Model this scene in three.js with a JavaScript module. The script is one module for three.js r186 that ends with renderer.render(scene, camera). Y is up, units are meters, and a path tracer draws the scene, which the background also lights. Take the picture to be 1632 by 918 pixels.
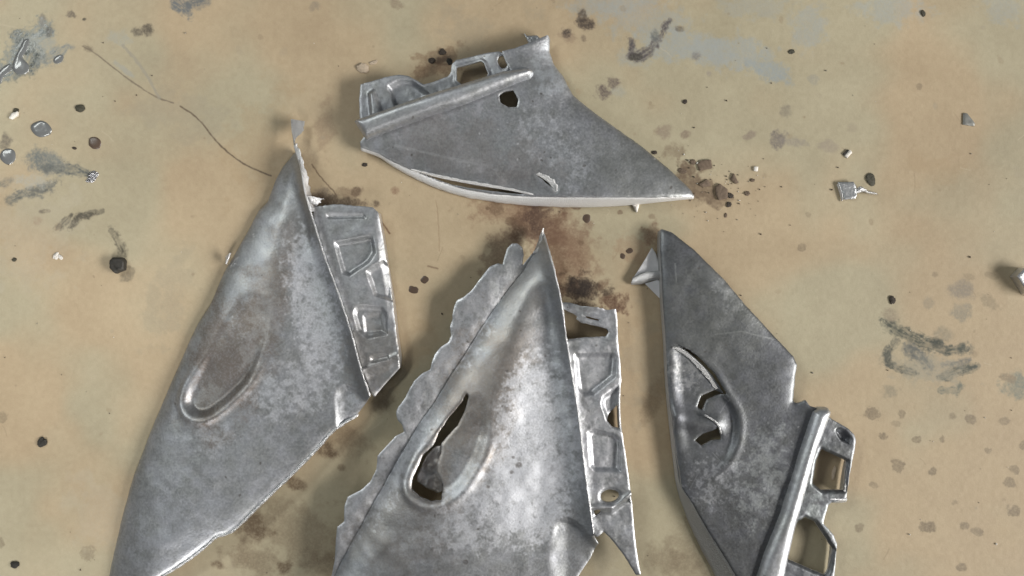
import * as THREE from 'three';
import { mergeGeometries } from 'three/addons/utils/BufferGeometryUtils.js';
import { RoundedBoxGeometry } from 'three/addons/geometries/RoundedBoxGeometry.js';
import { MarchingCubes } from 'three/addons/objects/MarchingCubes.js';
import { RectAreaLightUniformsLib } from 'three/addons/lights/RectAreaLightUniformsLib.js';

// ---------------------------------------------------------------- camera, light, exposure
const S = 0.0004;                       // metres of floor for one step of the plan grid (1632 x 918 steps)
const CAM = 0.56;                       // camera height over the floor
const scene = new THREE.Scene();
const camera = new THREE.PerspectiveCamera(2 * Math.atan(459 * S / CAM) * 180 / Math.PI, 1632 / 918, 0.02, 30);
camera.up.set(0, 0, -1);
camera.position.set(0, CAM, 0);
camera.lookAt(0, 0, 0);
const renderer = new THREE.WebGLRenderer({ antialias: true });
renderer.setSize(1024, 576);
renderer.toneMapping = THREE.LinearToneMapping;
renderer.toneMappingExposure = 1.1;
renderer.shadowMap.enabled = true;
scene.background = new THREE.Color().setRGB(0.095, 0.1, 0.106);   // the dim room round the floor
RectAreaLightUniformsLib.init();

const LAMPS = [
  { at: [3.3, 1.85, 0.95], size: [2.0, 0.9], power: 31, color: [1, 0.97, 0.92], label: 'largest white fluorescent work lamp, hanging beyond the dark upturned bracket' },
  { at: [-1.6, 2.0, -1.1], size: [1.2, 0.4], power: 11, color: [0.95, 1, 0.97], label: 'unseen cool white fill lamp added beyond the glossy grease puddles' },  // added fill light to lift the floor, no known source there
  { at: [-0.15, 2.3, 2.9], size: [1.6, 0.6], power: 30, color: [1, 0.98, 0.95], label: 'fluorescent work lamp hanging behind the squatting person' },
];

// ---------------------------------------------------------------- helpers
let seed = 7;
const rnd = () => { seed = (seed * 1664525 + 1013904223) >>> 0; return seed / 4294967296; };
const hash = (x, y, s) => { let h = (x * 374761393 + y * 668265263 + s * 974711) | 0; h = Math.imul(h ^ (h >>> 13), 1274126177); h ^= h >>> 16; return (h >>> 0) / 4294967296; };
function noise(x, y, s = 0) {
  const xi = Math.floor(x), yi = Math.floor(y); let fx = x - xi, fy = y - yi;
  fx = fx * fx * (3 - 2 * fx); fy = fy * fy * (3 - 2 * fy);
  const a = hash(xi, yi, s), b = hash(xi + 1, yi, s), c = hash(xi, yi + 1, s), d = hash(xi + 1, yi + 1, s);
  return a + (b - a) * fx + (c - a) * fy + (a - b - c + d) * fx * fy;
}
function fbm(x, y, o = 4, s = 0) { let v = 0, a = 0.5, n = 0; for (let i = 0; i < o; i++) { v += a * noise(x, y, s + i * 17); n += a; a *= 0.5; x *= 2.03; y *= 2.03; } return v / n; }
const clamp = (x, a = 0, b = 1) => Math.min(b, Math.max(a, x));
const sst = (a, b, x) => { const t = clamp((x - a) / (b - a)); return t * t * (3 - 2 * t); };
const bell = (x) => Math.exp(-x * x);
const lerp = (a, b, t) => a + (b - a) * t;
function segDist(px, py, a, b) {
  const dx = b[0] - a[0], dy = b[1] - a[1], l = dx * dx + dy * dy || 1e-9;
  const t = clamp(((px - a[0]) * dx + (py - a[1]) * dy) / l);
  return Math.hypot(px - a[0] - t * dx, py - a[1] - t * dy);
}
function lineDist(px, py, L) { let d = 1e9; for (let i = 0; i + 1 < L.length; i++) d = Math.min(d, segDist(px, py, L[i], L[i + 1])); return d; }
function lineAlong(px, py, L) {          // distance along the line of the nearest point, 0..1
  let d = 1e9, best = 0, acc = 0, tot = 0;
  for (let i = 0; i + 1 < L.length; i++) tot += Math.hypot(L[i + 1][0] - L[i][0], L[i + 1][1] - L[i][1]);
  for (let i = 0; i + 1 < L.length; i++) {
    const a = L[i], b = L[i + 1], dx = b[0] - a[0], dy = b[1] - a[1], l = Math.hypot(dx, dy);
    const t = clamp(((px - a[0]) * dx + (py - a[1]) * dy) / (l * l)), e = Math.hypot(px - a[0] - t * dx, py - a[1] - t * dy);
    if (e < d) { d = e; best = (acc + t * l) / tot; }
    acc += l;
  }
  return best;
}
function polySD(px, py, P) {             // positive inside
  let d = 1e18, inside = false;
  for (let i = 0, j = P.length - 1; i < P.length; j = i++) {
    const a = P[i], b = P[j], dx = b[0] - a[0], dy = b[1] - a[1], l = dx * dx + dy * dy || 1e-9;
    const t = clamp(((px - a[0]) * dx + (py - a[1]) * dy) / l), ex = px - a[0] - t * dx, ey = py - a[1] - t * dy, e = ex * ex + ey * ey;
    if (e < d) d = e;
    if ((a[1] > py) !== (b[1] > py) && px < dx * (py - a[1]) / dy + a[0]) inside = !inside;
  }
  return inside ? Math.sqrt(d) : -Math.sqrt(d);
}
function rough(P, amp = 0.8, step = 4, s = 1, closed = true) {   // torn look: subdivide and push about
  const out = [], n = closed ? P.length : P.length - 1;
  for (let i = 0; i < n; i++) {
    const a = P[i], b = P[(i + 1) % P.length], l = Math.hypot(b[0] - a[0], b[1] - a[1]), m = Math.max(1, Math.round(l / step));
    const A = a[2] ?? amp;               // a third number: the amplitude from this corner on
    for (let k = 0; k < m; k++) {
      const t = k / m, u = lerp(a[0], b[0], t), v = lerp(a[1], b[1], t);
      out.push([u + (fbm(u * 0.23, v * 0.23, 3, s) - 0.5) * 2.6 * A, v + (fbm(u * 0.23 + 50, v * 0.23, 3, s + 3) - 0.5) * 2.6 * A]);
    }
  }
  if (!closed) out.push(P[P.length - 1].slice(0, 2));
  return out;
}
function spline(P, n, closed = false) { return new THREE.CatmullRomCurve3(P.map((p) => new THREE.Vector3(p[0], 0, p[1])), closed, 'centripetal').getSpacedPoints(n).map((p) => [p.x, p.z]); }
const ellipse = (u, v, rx, ry, rot = 0, n = 28, wob = 0, s = 0) => Array.from({ length: n }, (_, i) => {
  const a = i / n * Math.PI * 2, w = 1 + wob * (noise(Math.cos(a) * 1.6 + 9, Math.sin(a) * 1.6 + 9, s) - 0.5) * 2, x = Math.cos(a) * rx * w, y = Math.sin(a) * ry * w;
  return [u + x * Math.cos(rot) - y * Math.sin(rot), v + x * Math.sin(rot) + y * Math.cos(rot)];
});
// a thing's frame: plan centre (u, v) and the mean height in mm at which its outline was measured
function frame(u, v, mm = 0) {
  const k = S * (CAM - mm / 1000) / CAM;
  return { u, v, k, x: (a) => (a - u) * k, z: (b) => (b - v) * k, at: [(u - 816) * k, 0, (v - 459) * k] };
}
// a plate of given outline, holes and height field (mm), with thickness; returns its skin and its broken rim
function sheet(f, { outline, holes = [], h, t = 2.4, cell = 2.5, uv = null, round = 0.5 }) {
  let x0 = 1e9, y0 = 1e9, x1 = -1e9, y1 = -1e9;
  for (const p of outline) { x0 = Math.min(x0, p[0]); y0 = Math.min(y0, p[1]); x1 = Math.max(x1, p[0]); y1 = Math.max(y1, p[1]); }
  x0 -= cell * 1.37; y0 -= cell * 1.41;
  const nx = Math.ceil((x1 - x0) / cell) + 2, ny = Math.ceil((y1 - y0) / cell) + 2;
  const boxes = holes.map((H) => [Math.min(...H.map((p) => p[0])), Math.min(...H.map((p) => p[1])), Math.max(...H.map((p) => p[0])), Math.max(...H.map((p) => p[1]))]);
  const sdf = (u, v) => {
    let d = polySD(u, v, outline);
    holes.forEach((H, i) => { const b = boxes[i]; const far = Math.max(b[0] - u, u - b[2], b[1] - v, v - b[3]); if (far < d) d = Math.min(d, -polySD(u, v, H)); });
    return d;
  };
  const sd = new Float32Array(nx * ny);
  for (let j = 0; j < ny; j++) for (let i = 0; i < nx; i++) { let q = sdf(x0 + i * cell, y0 + j * cell); if (Math.abs(q) < 1e-4) q = 1e-4; sd[j * nx + i] = q; }
  const V = [], key = new Map(), tri = [], rim = [];
  const node = (i, j) => { const k = j * nx + i; let id = key.get(k); if (id === undefined) { id = V.length; V.push([x0 + i * cell, y0 + j * cell, sd[k]]); key.set(k, id); } return id; };
  const cross = (i, j, i2, j2) => {
    const a = j * nx + i, b = j2 * nx + i2, k = 'e' + Math.min(a, b) + (a + b); let id = key.get(k);
    if (id === undefined) { const t = sd[a] / (sd[a] - sd[b]); id = V.length; V.push([x0 + lerp(i, i2, t) * cell, y0 + lerp(j, j2, t) * cell, 0]); key.set(k, id); }
    return id;
  };
  for (let j = 0; j + 1 < ny; j++) for (let i = 0; i + 1 < nx; i++) {
    const c = [[i, j], [i + 1, j], [i + 1, j + 1], [i, j + 1]], ins = c.map(([a, b]) => sd[b * nx + a] > 0);
    if (!ins.some((q) => q)) continue;
    const poly = [], isX = [];
    for (let k = 0; k < 4; k++) {
      const a = c[k], b = c[(k + 1) % 4];
      if (ins[k]) { poly.push(node(...a)); isX.push(false); }
      if (ins[k] !== ins[(k + 1) % 4]) { poly.push(cross(...a, ...b)); isX.push(ins[k] ? 'out' : 'in'); }
    }
    for (let k = 1; k + 1 < poly.length; k++) tri.push([poly[0], poly[k], poly[k + 1]]);
    for (let k = 0; k < poly.length; k++) if (isX[k] === 'out' && isX[(k + 1) % poly.length] === 'in') rim.push([poly[k], poly[(k + 1) % poly.length]]);
  }
  const N = V.length, pos = new Float32Array(N * 6), uvs = new Float32Array(N * 4), idx = [];
  const top = V.map(([u, v, d]) => h(u, v, d) - (round && d < 3 ? round * (1 - d / 3) ** 2 : 0)), bot = V.map(([u, v, d], i) => top[i] - (typeof t === 'function' ? t(u, v, d) : t));
  for (let i = 0; i < N; i++) {
    const X = f.x(V[i][0]), Z = f.z(V[i][1]);
    pos.set([X, top[i] / 1000, Z], i * 3); pos.set([X, bot[i] / 1000, Z], (N + i) * 3);
    const U = uv ? (V[i][0] - uv[0]) / uv[2] : X / 0.1, W = uv ? 1 - (V[i][1] - uv[1]) / uv[3] : Z / 0.1;
    uvs.set([U, W], i * 2); uvs.set([U, W], (N + i) * 2);
  }
  for (const [a, b, c] of tri) { idx.push(a, c, b); idx.push(N + a, N + b, N + c); }
  const skin = new THREE.BufferGeometry();
  skin.setAttribute('position', new THREE.BufferAttribute(pos, 3)); skin.setAttribute('uv', new THREE.BufferAttribute(uvs, 2)); skin.setIndex(idx); skin.computeVertexNormals();
  const map = new Map(), ep = [], eu = [], ei = [];
  const ev = (i, low) => { const k = i * 2 + low; let id = map.get(k); if (id === undefined) { id = ep.length / 3; const o = (low ? N + i : i) * 3; ep.push(pos[o], pos[o + 1], pos[o + 2]); eu.push((V[i][0] + V[i][1]) / 60, low); map.set(k, id); } return id; };
  for (const [a, b] of rim) { const A = ev(a, 0), B = ev(b, 0), C = ev(a, 1), D = ev(b, 1); ei.push(A, B, C, B, D, C); }
  const edge = new THREE.BufferGeometry();
  edge.setAttribute('position', new THREE.Float32BufferAttribute(ep, 3)); edge.setAttribute('uv', new THREE.Float32BufferAttribute(eu, 2)); edge.setIndex(ei); edge.computeVertexNormals();
  return { skin, edge };
}
// a bent strip of metal between two plan lines with heights: points [u, v, mm]
function strip(f, A, B, { n = 60, m = 6, t = 1.6, bulge = 0, jag = 0, s = 0 } = {}) {
  const cv = (P) => new THREE.CatmullRomCurve3(P.map((p) => new THREE.Vector3(f.x(p[0]), p[2] / 1000, f.z(p[1]))), false, 'centripetal').getSpacedPoints(n);
  const a = cv(A), b = cv(B), pos = [], uv = [], idx = [], up = new THREE.Vector3(), p = new THREE.Vector3(), tn = new THREE.Vector3(), ac = new THREE.Vector3();
  const grid = (i, j) => (i * (m + 1) + j) * 2;
  for (let i = 0; i <= n; i++) for (let j = 0; j <= m; j++) {
    const q = j / m, e = jag ? (fbm(i * 0.35, 3, 3, s) - 0.5) * jag / 1000 : 0;
    tn.copy(a[Math.min(n, i + 1)]).sub(a[Math.max(0, i - 1)]).normalize(); ac.copy(b[i]).sub(a[i]);
    up.crossVectors(tn, ac).normalize(); if (up.y < 0) up.negate();
    ac.normalize();
    p.lerpVectors(a[i], b[i], q).addScaledVector(up, Math.sin(q * Math.PI) * bulge / 1000).addScaledVector(ac, e * q);
    pos.push(p.x, p.y, p.z, p.x - up.x * t / 1000, p.y - up.y * t / 1000, p.z - up.z * t / 1000); uv.push(i / n * 4, q * 0.3, i / n * 4, q * 0.3);
  }
  for (let i = 0; i < n; i++) for (let j = 0; j < m; j++) { const A0 = grid(i, j), B0 = grid(i + 1, j), C0 = grid(i, j + 1), D0 = grid(i + 1, j + 1); idx.push(A0, B0, C0, B0, D0, C0, A0 + 1, C0 + 1, B0 + 1, B0 + 1, C0 + 1, D0 + 1); }
  const wall = (p, q) => idx.push(p, p + 1, q, q, p + 1, q + 1);
  for (let i = 0; i < n; i++) { wall(grid(i, 0), grid(i + 1, 0)); wall(grid(i + 1, m), grid(i, m)); }
  for (let j = 0; j < m; j++) { wall(grid(0, j + 1), grid(0, j)); wall(grid(n, j), grid(n, j + 1)); }
  const g = new THREE.BufferGeometry(); g.setAttribute('position', new THREE.Float32BufferAttribute(pos, 3)); g.setAttribute('uv', new THREE.Float32BufferAttribute(uv, 2)); g.setIndex(idx); g.computeVertexNormals();
  return g;
}
function rod(f, P, r, jag = 0.3, s = 0, n = 90) {   // an uneven bead along plan points [u, v, mm], radius mm
  const c = new THREE.CatmullRomCurve3(P.map((p) => new THREE.Vector3(f.x(p[0]), p[2] / 1000, f.z(p[1]))), false, 'centripetal');
  const g = new THREE.TubeGeometry(c, n, r / 1000, 7, false), q = g.attributes.position, cs = c.getSpacedPoints(n);
  for (let i = 0; i <= n; i++) for (let j = 0; j <= 7; j++) {
    const k = i * 8 + j, o = cs[i], w = (1 + (fbm(i * 0.6, (j % 7) * 1.3, 2, s) - 0.5) * 2 * jag) * (i === 0 || i === n ? 0.15 : 1);
    q.setXYZ(k, o.x + (q.getX(k) - o.x) * w, o.y + (q.getY(k) - o.y) * w, o.z + (q.getZ(k) - o.z) * w);
  }
  g.computeVertexNormals(); return g;
}
const names = new Map();
function numbered(n) { const k = names.get(n) ?? 0; names.set(n, k + 1); return k ? `${n}_${String(k).padStart(3, '0')}` : n; }
function tag(o, label, category, group) { o.userData.label = label; o.userData.category = category; if (group) o.userData.group = group; return o; }
function thing(name, label, category, f, group) { const o = new THREE.Group(); o.name = numbered(name); o.position.set(...f.at); scene.add(o); return tag(o, label, category, group); }
function part(name, g, m, parent, label) { const o = new THREE.Mesh(g, m); o.name = name; o.castShadow = o.receiveShadow = true; parent.add(o); if (label) o.userData.label = label; return o; }
function plate(name, f, spec, m, em, parent, label) { const g = sheet(f, spec), o = part(name, g.skin, m, parent, label); part('broken_edge', g.edge, em, o); return o; }

// ---------------------------------------------------------------- textures
function dataTex(w, h, px, srgb) {
  const t = new THREE.DataTexture(px, w, h, THREE.RGBAFormat); t.magFilter = THREE.LinearFilter; t.minFilter = THREE.LinearMipmapLinearFilter; t.generateMipmaps = true;
  if (srgb) t.colorSpace = THREE.SRGBColorSpace; t.needsUpdate = true; return t;
}
// paints on a plan area: x0, y0, width, height in plan steps; colours are sRGB 0..255; r is roughness, b relief
class Canvas {
  constructor(x0, y0, w, h, res, base) {
    Object.assign(this, { x0, y0, w, h, res, W: Math.round(w * res), H: Math.round(h * res) });
    const n = this.W * this.H; this.c = new Float32Array(n * 3); this.r = new Float32Array(n); this.b = new Float32Array(n);
    this.each(x0, y0, x0 + w, y0 + h, (i, u, v) => { const q = base(u, v); this.c[i * 3] = q[0]; this.c[i * 3 + 1] = q[1]; this.c[i * 3 + 2] = q[2]; this.r[i] = q[3]; this.b[i] = q[4] ?? 0.5; });
  }
  each(ua, va, ub, vb, fn) {
    const i0 = Math.max(0, Math.floor((ua - this.x0) * this.res)), i1 = Math.min(this.W, Math.ceil((ub - this.x0) * this.res)), j0 = Math.max(0, Math.floor((va - this.y0) * this.res)), j1 = Math.min(this.H, Math.ceil((vb - this.y0) * this.res));
    for (let j = j0; j < j1; j++) for (let i = i0; i < i1; i++) fn(j * this.W + i, this.x0 + (i + 0.5) / this.res, this.y0 + (j + 0.5) / this.res);
  }
  mix(i, col, a, r, b) {
    for (let k = 0; k < 3; k++) this.c[i * 3 + k] += (col[k] - this.c[i * 3 + k]) * a;
    if (r !== undefined && r !== null) this.r[i] += (r - this.r[i]) * a;
    if (b !== undefined) this.b[i] += (b - this.b[i]) * a;
  }
  // a blotch: ellipse with an uneven outline and a grainy body
  blot(u, v, rx, ry, rot, col, a, { soft = 0.38, edge = 0.5, grain = 0.5, fr = 0.09, r, b, s = 0, fine = 0.5 } = {}) {
    const R = Math.max(rx, ry) * (1.2 + edge), co = Math.cos(rot), si = Math.sin(rot);
    this.each(u - R, v - R, u + R, v + R, (i, x, y) => {
      const dx = x - u, dy = y - v, d = Math.hypot((dx * co + dy * si) / rx, (-dx * si + dy * co) / ry);
      if (d > 1.2 + edge) return;
      const w = d + (fbm(x * fr + s, y * fr, 4, s) - 0.5) * 2 * edge + (fbm(x * 0.4, y * 0.4, 3, s + 31) - 0.5) * 0.5, q = 1 - sst(1 - soft, 1 + soft, w);
      if (q > 0) this.mix(i, col, a * q * clamp(1 - grain + grain * 2.2 * (fbm(x * fine, y * fine, 3, s + 5) - 0.18)) * clamp(0.55 + 0.9 * fbm(x * fr * 0.8, y * fr * 0.8, 3, s + 61)), r, b);
    });
  }
  // a smear wiped along a line: streaks that run with it, ends that thin out
  smear(P, w, col, a, { edge = 0.6, soft = 0.45, grain = 0.6, fr = 0.12, r, b, s = 0, fine = 0.4, streak = w > 2.5 } = {}) {
    const R = w * 2.2, us = P.map((p) => p[0]), vs = P.map((p) => p[1]); let len = 0;
    for (let i = 0; i + 1 < P.length; i++) len += Math.hypot(P[i + 1][0] - P[i][0], P[i + 1][1] - P[i][1]);
    this.each(Math.min(...us) - R, Math.min(...vs) - R, Math.max(...us) + R, Math.max(...vs) + R, (i, x, y) => {
      const raw = lineDist(x, y, P), d = raw / w; if (d > 2.2) return;
      let e = d + (fbm(x * fr + s, y * fr, 4, s) - 0.5) * 2 * edge + (fbm(x * 0.4, y * 0.4, 3, s + 31) - 0.5) * 0.6, k = 1;
      if (streak) { const t = lineAlong(x, y, P), n = fbm(t * len * 0.05, raw * 0.42 + noise(x * 0.05, y * 0.05, s) * 3, 4, s + 71); e += 0.55 * (1 - Math.pow(Math.sin(Math.PI * clamp(0.06 + t * 0.9)), 0.6)) + (n - 0.5) * 1.1; k = 0.6 + 0.7 * sst(0.3, 0.6, n); }
      const q = 1 - sst(1 - soft, 1 + soft, e);
      if (q > 0) this.mix(i, col, clamp(a * q * k * clamp(0.55 + fbm(x * fr * 0.7, y * fr * 0.7, 3, s + 61)) * clamp(1 - grain + grain * 2.2 * (fbm(x * fine, y * fine, 3, s + 5) - 0.16))), r, b);
    });
  }
  // flaky patches inside an ellipse, kept where noise is high
  flakes(u, v, rx, ry, rot, col, a, { fr = 0.11, cut = 0.5, soft = 0.22, r, b, s = 0 } = {}) {
    const R = Math.max(rx, ry), co = Math.cos(rot), si = Math.sin(rot);
    this.each(u - R, v - R, u + R, v + R, (i, x, y) => {
      const dx = x - u, dy = y - v, d = Math.hypot((dx * co + dy * si) / rx, (-dx * si + dy * co) / ry); if (d > 1) return;
      const n = fbm(x * fr, y * fr, 5, s) - 0.14 * d * d - 0.5 * d ** 5 + (fbm(x * 0.35, y * 0.35, 3, s + 9) - 0.5) * 0.55, q = sst(cut - soft, cut + soft, n);
      if (q > 0) this.mix(i, col, a * q * (0.72 + 0.7 * (fbm(x * 0.5, y * 0.5, 2, s + 2) - 0.5)), r, b);
    });
  }
  textures() {
    const n = this.W * this.H, C = new Uint8Array(n * 4), R = new Uint8Array(n * 4), B = new Uint8Array(n * 4);
    for (let j = 0; j < this.H; j++) for (let i = 0; i < this.W; i++) {
      const o = (this.H - 1 - j) * this.W + i, k = j * this.W + i;
      for (let q = 0; q < 3; q++) { C[o * 4 + q] = clamp(this.c[k * 3 + q], 0, 255); B[o * 4 + q] = clamp(this.b[k]) * 255; }
      R[o * 4] = 255; R[o * 4 + 1] = clamp(this.r[k]) * 255; R[o * 4 + 2] = 0; C[o * 4 + 3] = R[o * 4 + 3] = B[o * 4 + 3] = 255;
    }
    return [dataTex(this.W, this.H, C, true), dataTex(this.W, this.H, R), dataTex(this.W, this.H, B)];
  }
}

// ---------------------------------------------------------------- floor
const FX = -208, FY = -181, FW = 2048, FH = 1280;
const fc = new Canvas(FX, FY, FW, FH, 1, (u, v) => {
  const a = fbm(u * 0.004, v * 0.004, 3, 1), b = fbm(u * 0.02, v * 0.02, 4, 2), c = fbm(u * 0.16, v * 0.16, 3, 3), g = hash(u | 0, v | 0, 4);
  const w = (a - 0.5) * 26 + (b - 0.5) * 16 + (c - 0.5) * 12 + (g - 0.5) * 7, t = sst(0.35, 0.65, fbm(u * 0.006 + 9, v * 0.006, 3, 8));
  return [181 + w * 0.75 - 7 * t, 162 + w * 0.8 + 2 * t, 133 + w * 0.75 + 5 * t, 0.62 + (b - 0.5) * 0.2, 0.5 + (c - 0.5) * 0.5 + (g - 0.5) * 0.15];
});
const BROWN = [92, 70, 52], DARK = [58, 54, 48], GREY = [96, 99, 98], BLUE = [158, 162, 160], FAINT = [134, 119, 98];
{
  const B = (...a) => fc.blot(...a), M = (...a) => fc.smear(...a);
  // worn pale-blue film at the top
  B(1090, 75, 75, 22, 0.12, BLUE, 0.75, { edge: 0.8, s: 3 }); B(1165, 82, 60, 26, 0.1, BLUE, 0.75, { edge: 0.9, s: 9 }); B(1225, 112, 34, 14, 0.35, [146, 155, 160], 0.75, { edge: 0.7, s: 2 });
  B(1020, 25, 70, 30, 0.2, BLUE, 0.55, { edge: 1, s: 6 }); B(960, 8, 60, 16, 0, BLUE, 0.6, { edge: 0.9, s: 7 }); B(1290, 45, 26, 34, 0.2, BLUE, 0.6, { edge: 0.8, s: 11 }); B(1420, 14, 50, 22, 0.1, [160, 166, 166], 0.55, { edge: 0.9, s: 13 }); B(1200, 8, 50, 18, 0, BLUE, 0.4, { edge: 1, s: 14 });
  B(1602, 12, 36, 26, 0.2, BLUE, 0.5, { edge: 0.9, s: 15 }); B(1010, 92, 24, 14, 0, BLUE, 0.5, { edge: .8, s: 16 });
  M([[1004, 62], [1004, 88], [1018, 92], [1036, 80], [1050, 62], [1068, 34]], 7, [88, 82, 82], 0.85, { s: 4, edge: 0.9 }); B(1044, 58, 7, 9, 0, GREY, 0.8, { s: 5 }); B(1012, 91, 11, 6, 0, DARK, 0.8, { s: 6 }); B(1110, 88, 7, 8, 0.4, [112, 110, 112], 0.7, { s: 7 }); B(1083, 46, 7, 4, 0.2, [90, 80, 70], 0.7, { s: 8 });
  B(932, 38, 13, 8, 0.1, [62, 52, 46], 0.95, { s: 9 }); B(926, 24, 7, 9, 0.3, [74, 64, 56], 0.8, { s: 10, edge: 0.9 }); B(903, 52, 9, 10, 0, [70, 60, 54], 0.9, { s: 11, edge: 0.8 }); B(930, 60, 4, 5, 0, [110, 96, 80], 0.7, { s: 12 }); B(905, 62, 16, 9, 0.3, [140, 120, 100], .5, { s: 112, edge: 1 });
  B(962, 148, 12, 15, -0.5, [92, 80, 76], 0.85, { s: 13, edge: 0.8 }); B(980, 131, 13, 8, 0.1, [98, 86, 80], 0.8, { s: 14, edge: 0.8 }); B(985, 146, 12, 8, 0, BLUE, 0.4, { s: 15 }); B(890, 150, 30, 20, 0.5, [158, 132, 104], .45, { s: 88, edge: 1 });
  B(1058, 208, 12, 9, 0.3, [140, 124, 108], 0.7, { s: 16, edge: 0.9 }); B(1092, 216, 8, 6, -0.4, [130, 114, 98], 0.75, { s: 17, edge: 0.8 }); B(1193, 216, 10, 5, -0.3, [134, 120, 108], 0.65, { s: 18, edge: 0.9 }); B(1242, 222, 14, 12, 0.2, [110, 102, 98], 0.8, { s: 19, edge: 0.9 }); B(1265, 226, 22, 7, 0.15, [138, 130, 122], 0.6, { s: 20, edge: 1 }); B(1320, 232, 14, 9, 0.3, [150, 138, 124], 0.6, { s: 21, edge: 1 });
  B(1252, 178, 8, 8, 0, [124, 116, 104], 0.7, { s: 22, edge: 0.8 }); B(1296, 128, 9, 7, 0, [150, 146, 134], 0.6, { s: 23, edge: 0.8 }); B(1130, 118, 4, 5, 0, [146, 136, 128], .6, { s: 24 });
  // dust round the tip of the top casting
  for (const [u, v, rx, ry, a] of [[1105, 278, 18, 14, 0.75], [1090, 268, 12, 8, 0.7], [1120, 300, 22, 14, 0.7], [1142, 322, 16, 8, 0.6], [1115, 312, 18, 10, 0.5], [1075, 240, 14, 12, 0.45], [1160, 315, 12, 7, 0.5], [1095, 290, 12, 10, 0.6]]) B(u, v, rx, ry, 0.4, [104, 86, 68], a, { edge: 1, s: u, fine: 0.25 });
  // brown oil soak between the castings, with their cast shadows painted in
  B(858, 358, 34, 40, 0.2, [92, 66, 50], 0.8, { edge: 1, s: 31, fr: 0.05, soft: 0.4 }); B(815, 340, 56, 20, 0.1, [128, 100, 78], 0.6, { edge: 1, s: 32, fr: 0.06, soft: 0.4 }); B(856, 342, 18, 30, 0.1, [70, 50, 40], 0.75, { edge: 1, s: 132, soft: 0.4 }); B(900, 380, 36, 34, 0.4, [112, 84, 66], 0.55, { edge: 1, s: 33, fr: 0.05, soft: 0.4 }); B(905, 415, 40, 38, 0, [118, 90, 70], 0.5, { edge: 1.1, s: 34, fr: 0.06, soft: 0.4 });
  B(918, 462, 40, 22, 0, [52, 38, 28], 0.85, { edge: 0.9, s: 35, soft: 0.35 }); B(922, 458, 19, 16, 0, [40, 30, 24], 0.9, { edge: 0.4, s: 36 }); B(980, 482, 20, 14, 0.5, [88, 62, 46], 0.85, { edge: 1, s: 37 }); B(960, 455, 10, 6, -0.5, [110, 86, 66], 0.6, { s: 38, edge: 1 }); B(880, 440, 30, 40, .3, [110, 84, 64], .5, { s: 138, edge: 1.1, soft: .4 }); B(800, 405, 24, 40, .7, [96, 74, 58], .5, { s: 139, edge: 1, soft: .4 });  // oil mixed with painted shadow off the middle flange end and finger
  B(1042, 375, 18, 14, 0.6, [104, 76, 58], 0.6, { edge: 1, s: 39, soft: 0.4 }); B(1010, 400, 26, 20, 0.3, [148, 116, 90], 0.4, { edge: 1, s: 40, soft: 0.4 });  // first blot paints the shadow beside the right casting's apex
  for (const [u, v, r, a] of [[988, 338, 4, .6], [778, 332, 4, .7], [812, 352, 9, .5], [925, 387, 6, .5], [1055, 385, 5, .5], [864, 330, 7, .7], [790, 330, 14, .5], [918, 329, 6, .7], [1040, 345, 5, .4]]) B(u, v, r, r * 0.8, 0, BROWN, a, { s: u, edge: 0.8 });
  B(520, 205, 14, 40, 0.15, [146, 124, 102], 0.5, { edge: 1, s: 41, soft: 0.5 }); B(515, 310, 16, 9, 0.2, [120, 108, 94], 0.7, { edge: 0.9, s: 42, soft: .4 }); B(568, 305, 9, 6, -0.4, [96, 78, 62], 0.8, { edge: 0.8, s: 43 }); B(555, 308, 18, 8, 0, [120, 100, 80], 0.5, { edge: 1, s: 44 }); B(630, 303, 6, 6, 0, [140, 112, 90], 0.8, { s: 45 }); B(490, 250, 14, 24, 0.1, [140, 124, 104], 0.4, { edge: 1, s: 46, soft: 0.5 }); B(545, 322, 50, 9, .06, [60, 46, 36], .6, { edge: .8, s: 47, soft: .4 });  // last blot paints the shadow above the left casting's flange end
  B(700, 88, 34, 14, -0.3, [128, 104, 80], 0.6, { edge: 1.1, s: 48, soft: .3 }); B(706, 96, 16, 10, 0, [70, 52, 40], 0.7, { edge: 0.9, s: 49 }); B(690, 112, 40, 10, -0.2, [110, 84, 62], 0.55, { edge: 1, s: 50 });  // last blot paints the shadow along the top casting's flange notch
  // oil spots with painted shade and contact shadow between the two upright castings
  for (const [u, v, rx, ry, a, s] of [[520, 715, 18, 10, .8, 1], [400, 835, 30, 18, .7, 2], [470, 770, 14, 8, .7, 3], [560, 700, 30, 20, .3, 4], [480, 850, 80, 40, .3, 5], [400, 890, 40, 20, .4, 6], [520, 900, 34, 20, .35, 7], [610, 640, 16, 20, .35, 8], [1105, 870, 40, 36, .25, 9], [1040, 640, 12, 40, .3, 10], [1075, 900, 46, 18, .3, 11], [455, 905, 12, 8, .7, 12], [350, 900, 10, 6, .6, 13], [535, 660, 6, 5, .6, 14], [545, 745, 5, 4, .5, 15]]) B(u, v, rx, ry, 0.4, [84, 66, 48], a, { edge: 0.9, s: s + 200, soft: .6, fr: .08 });
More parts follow.
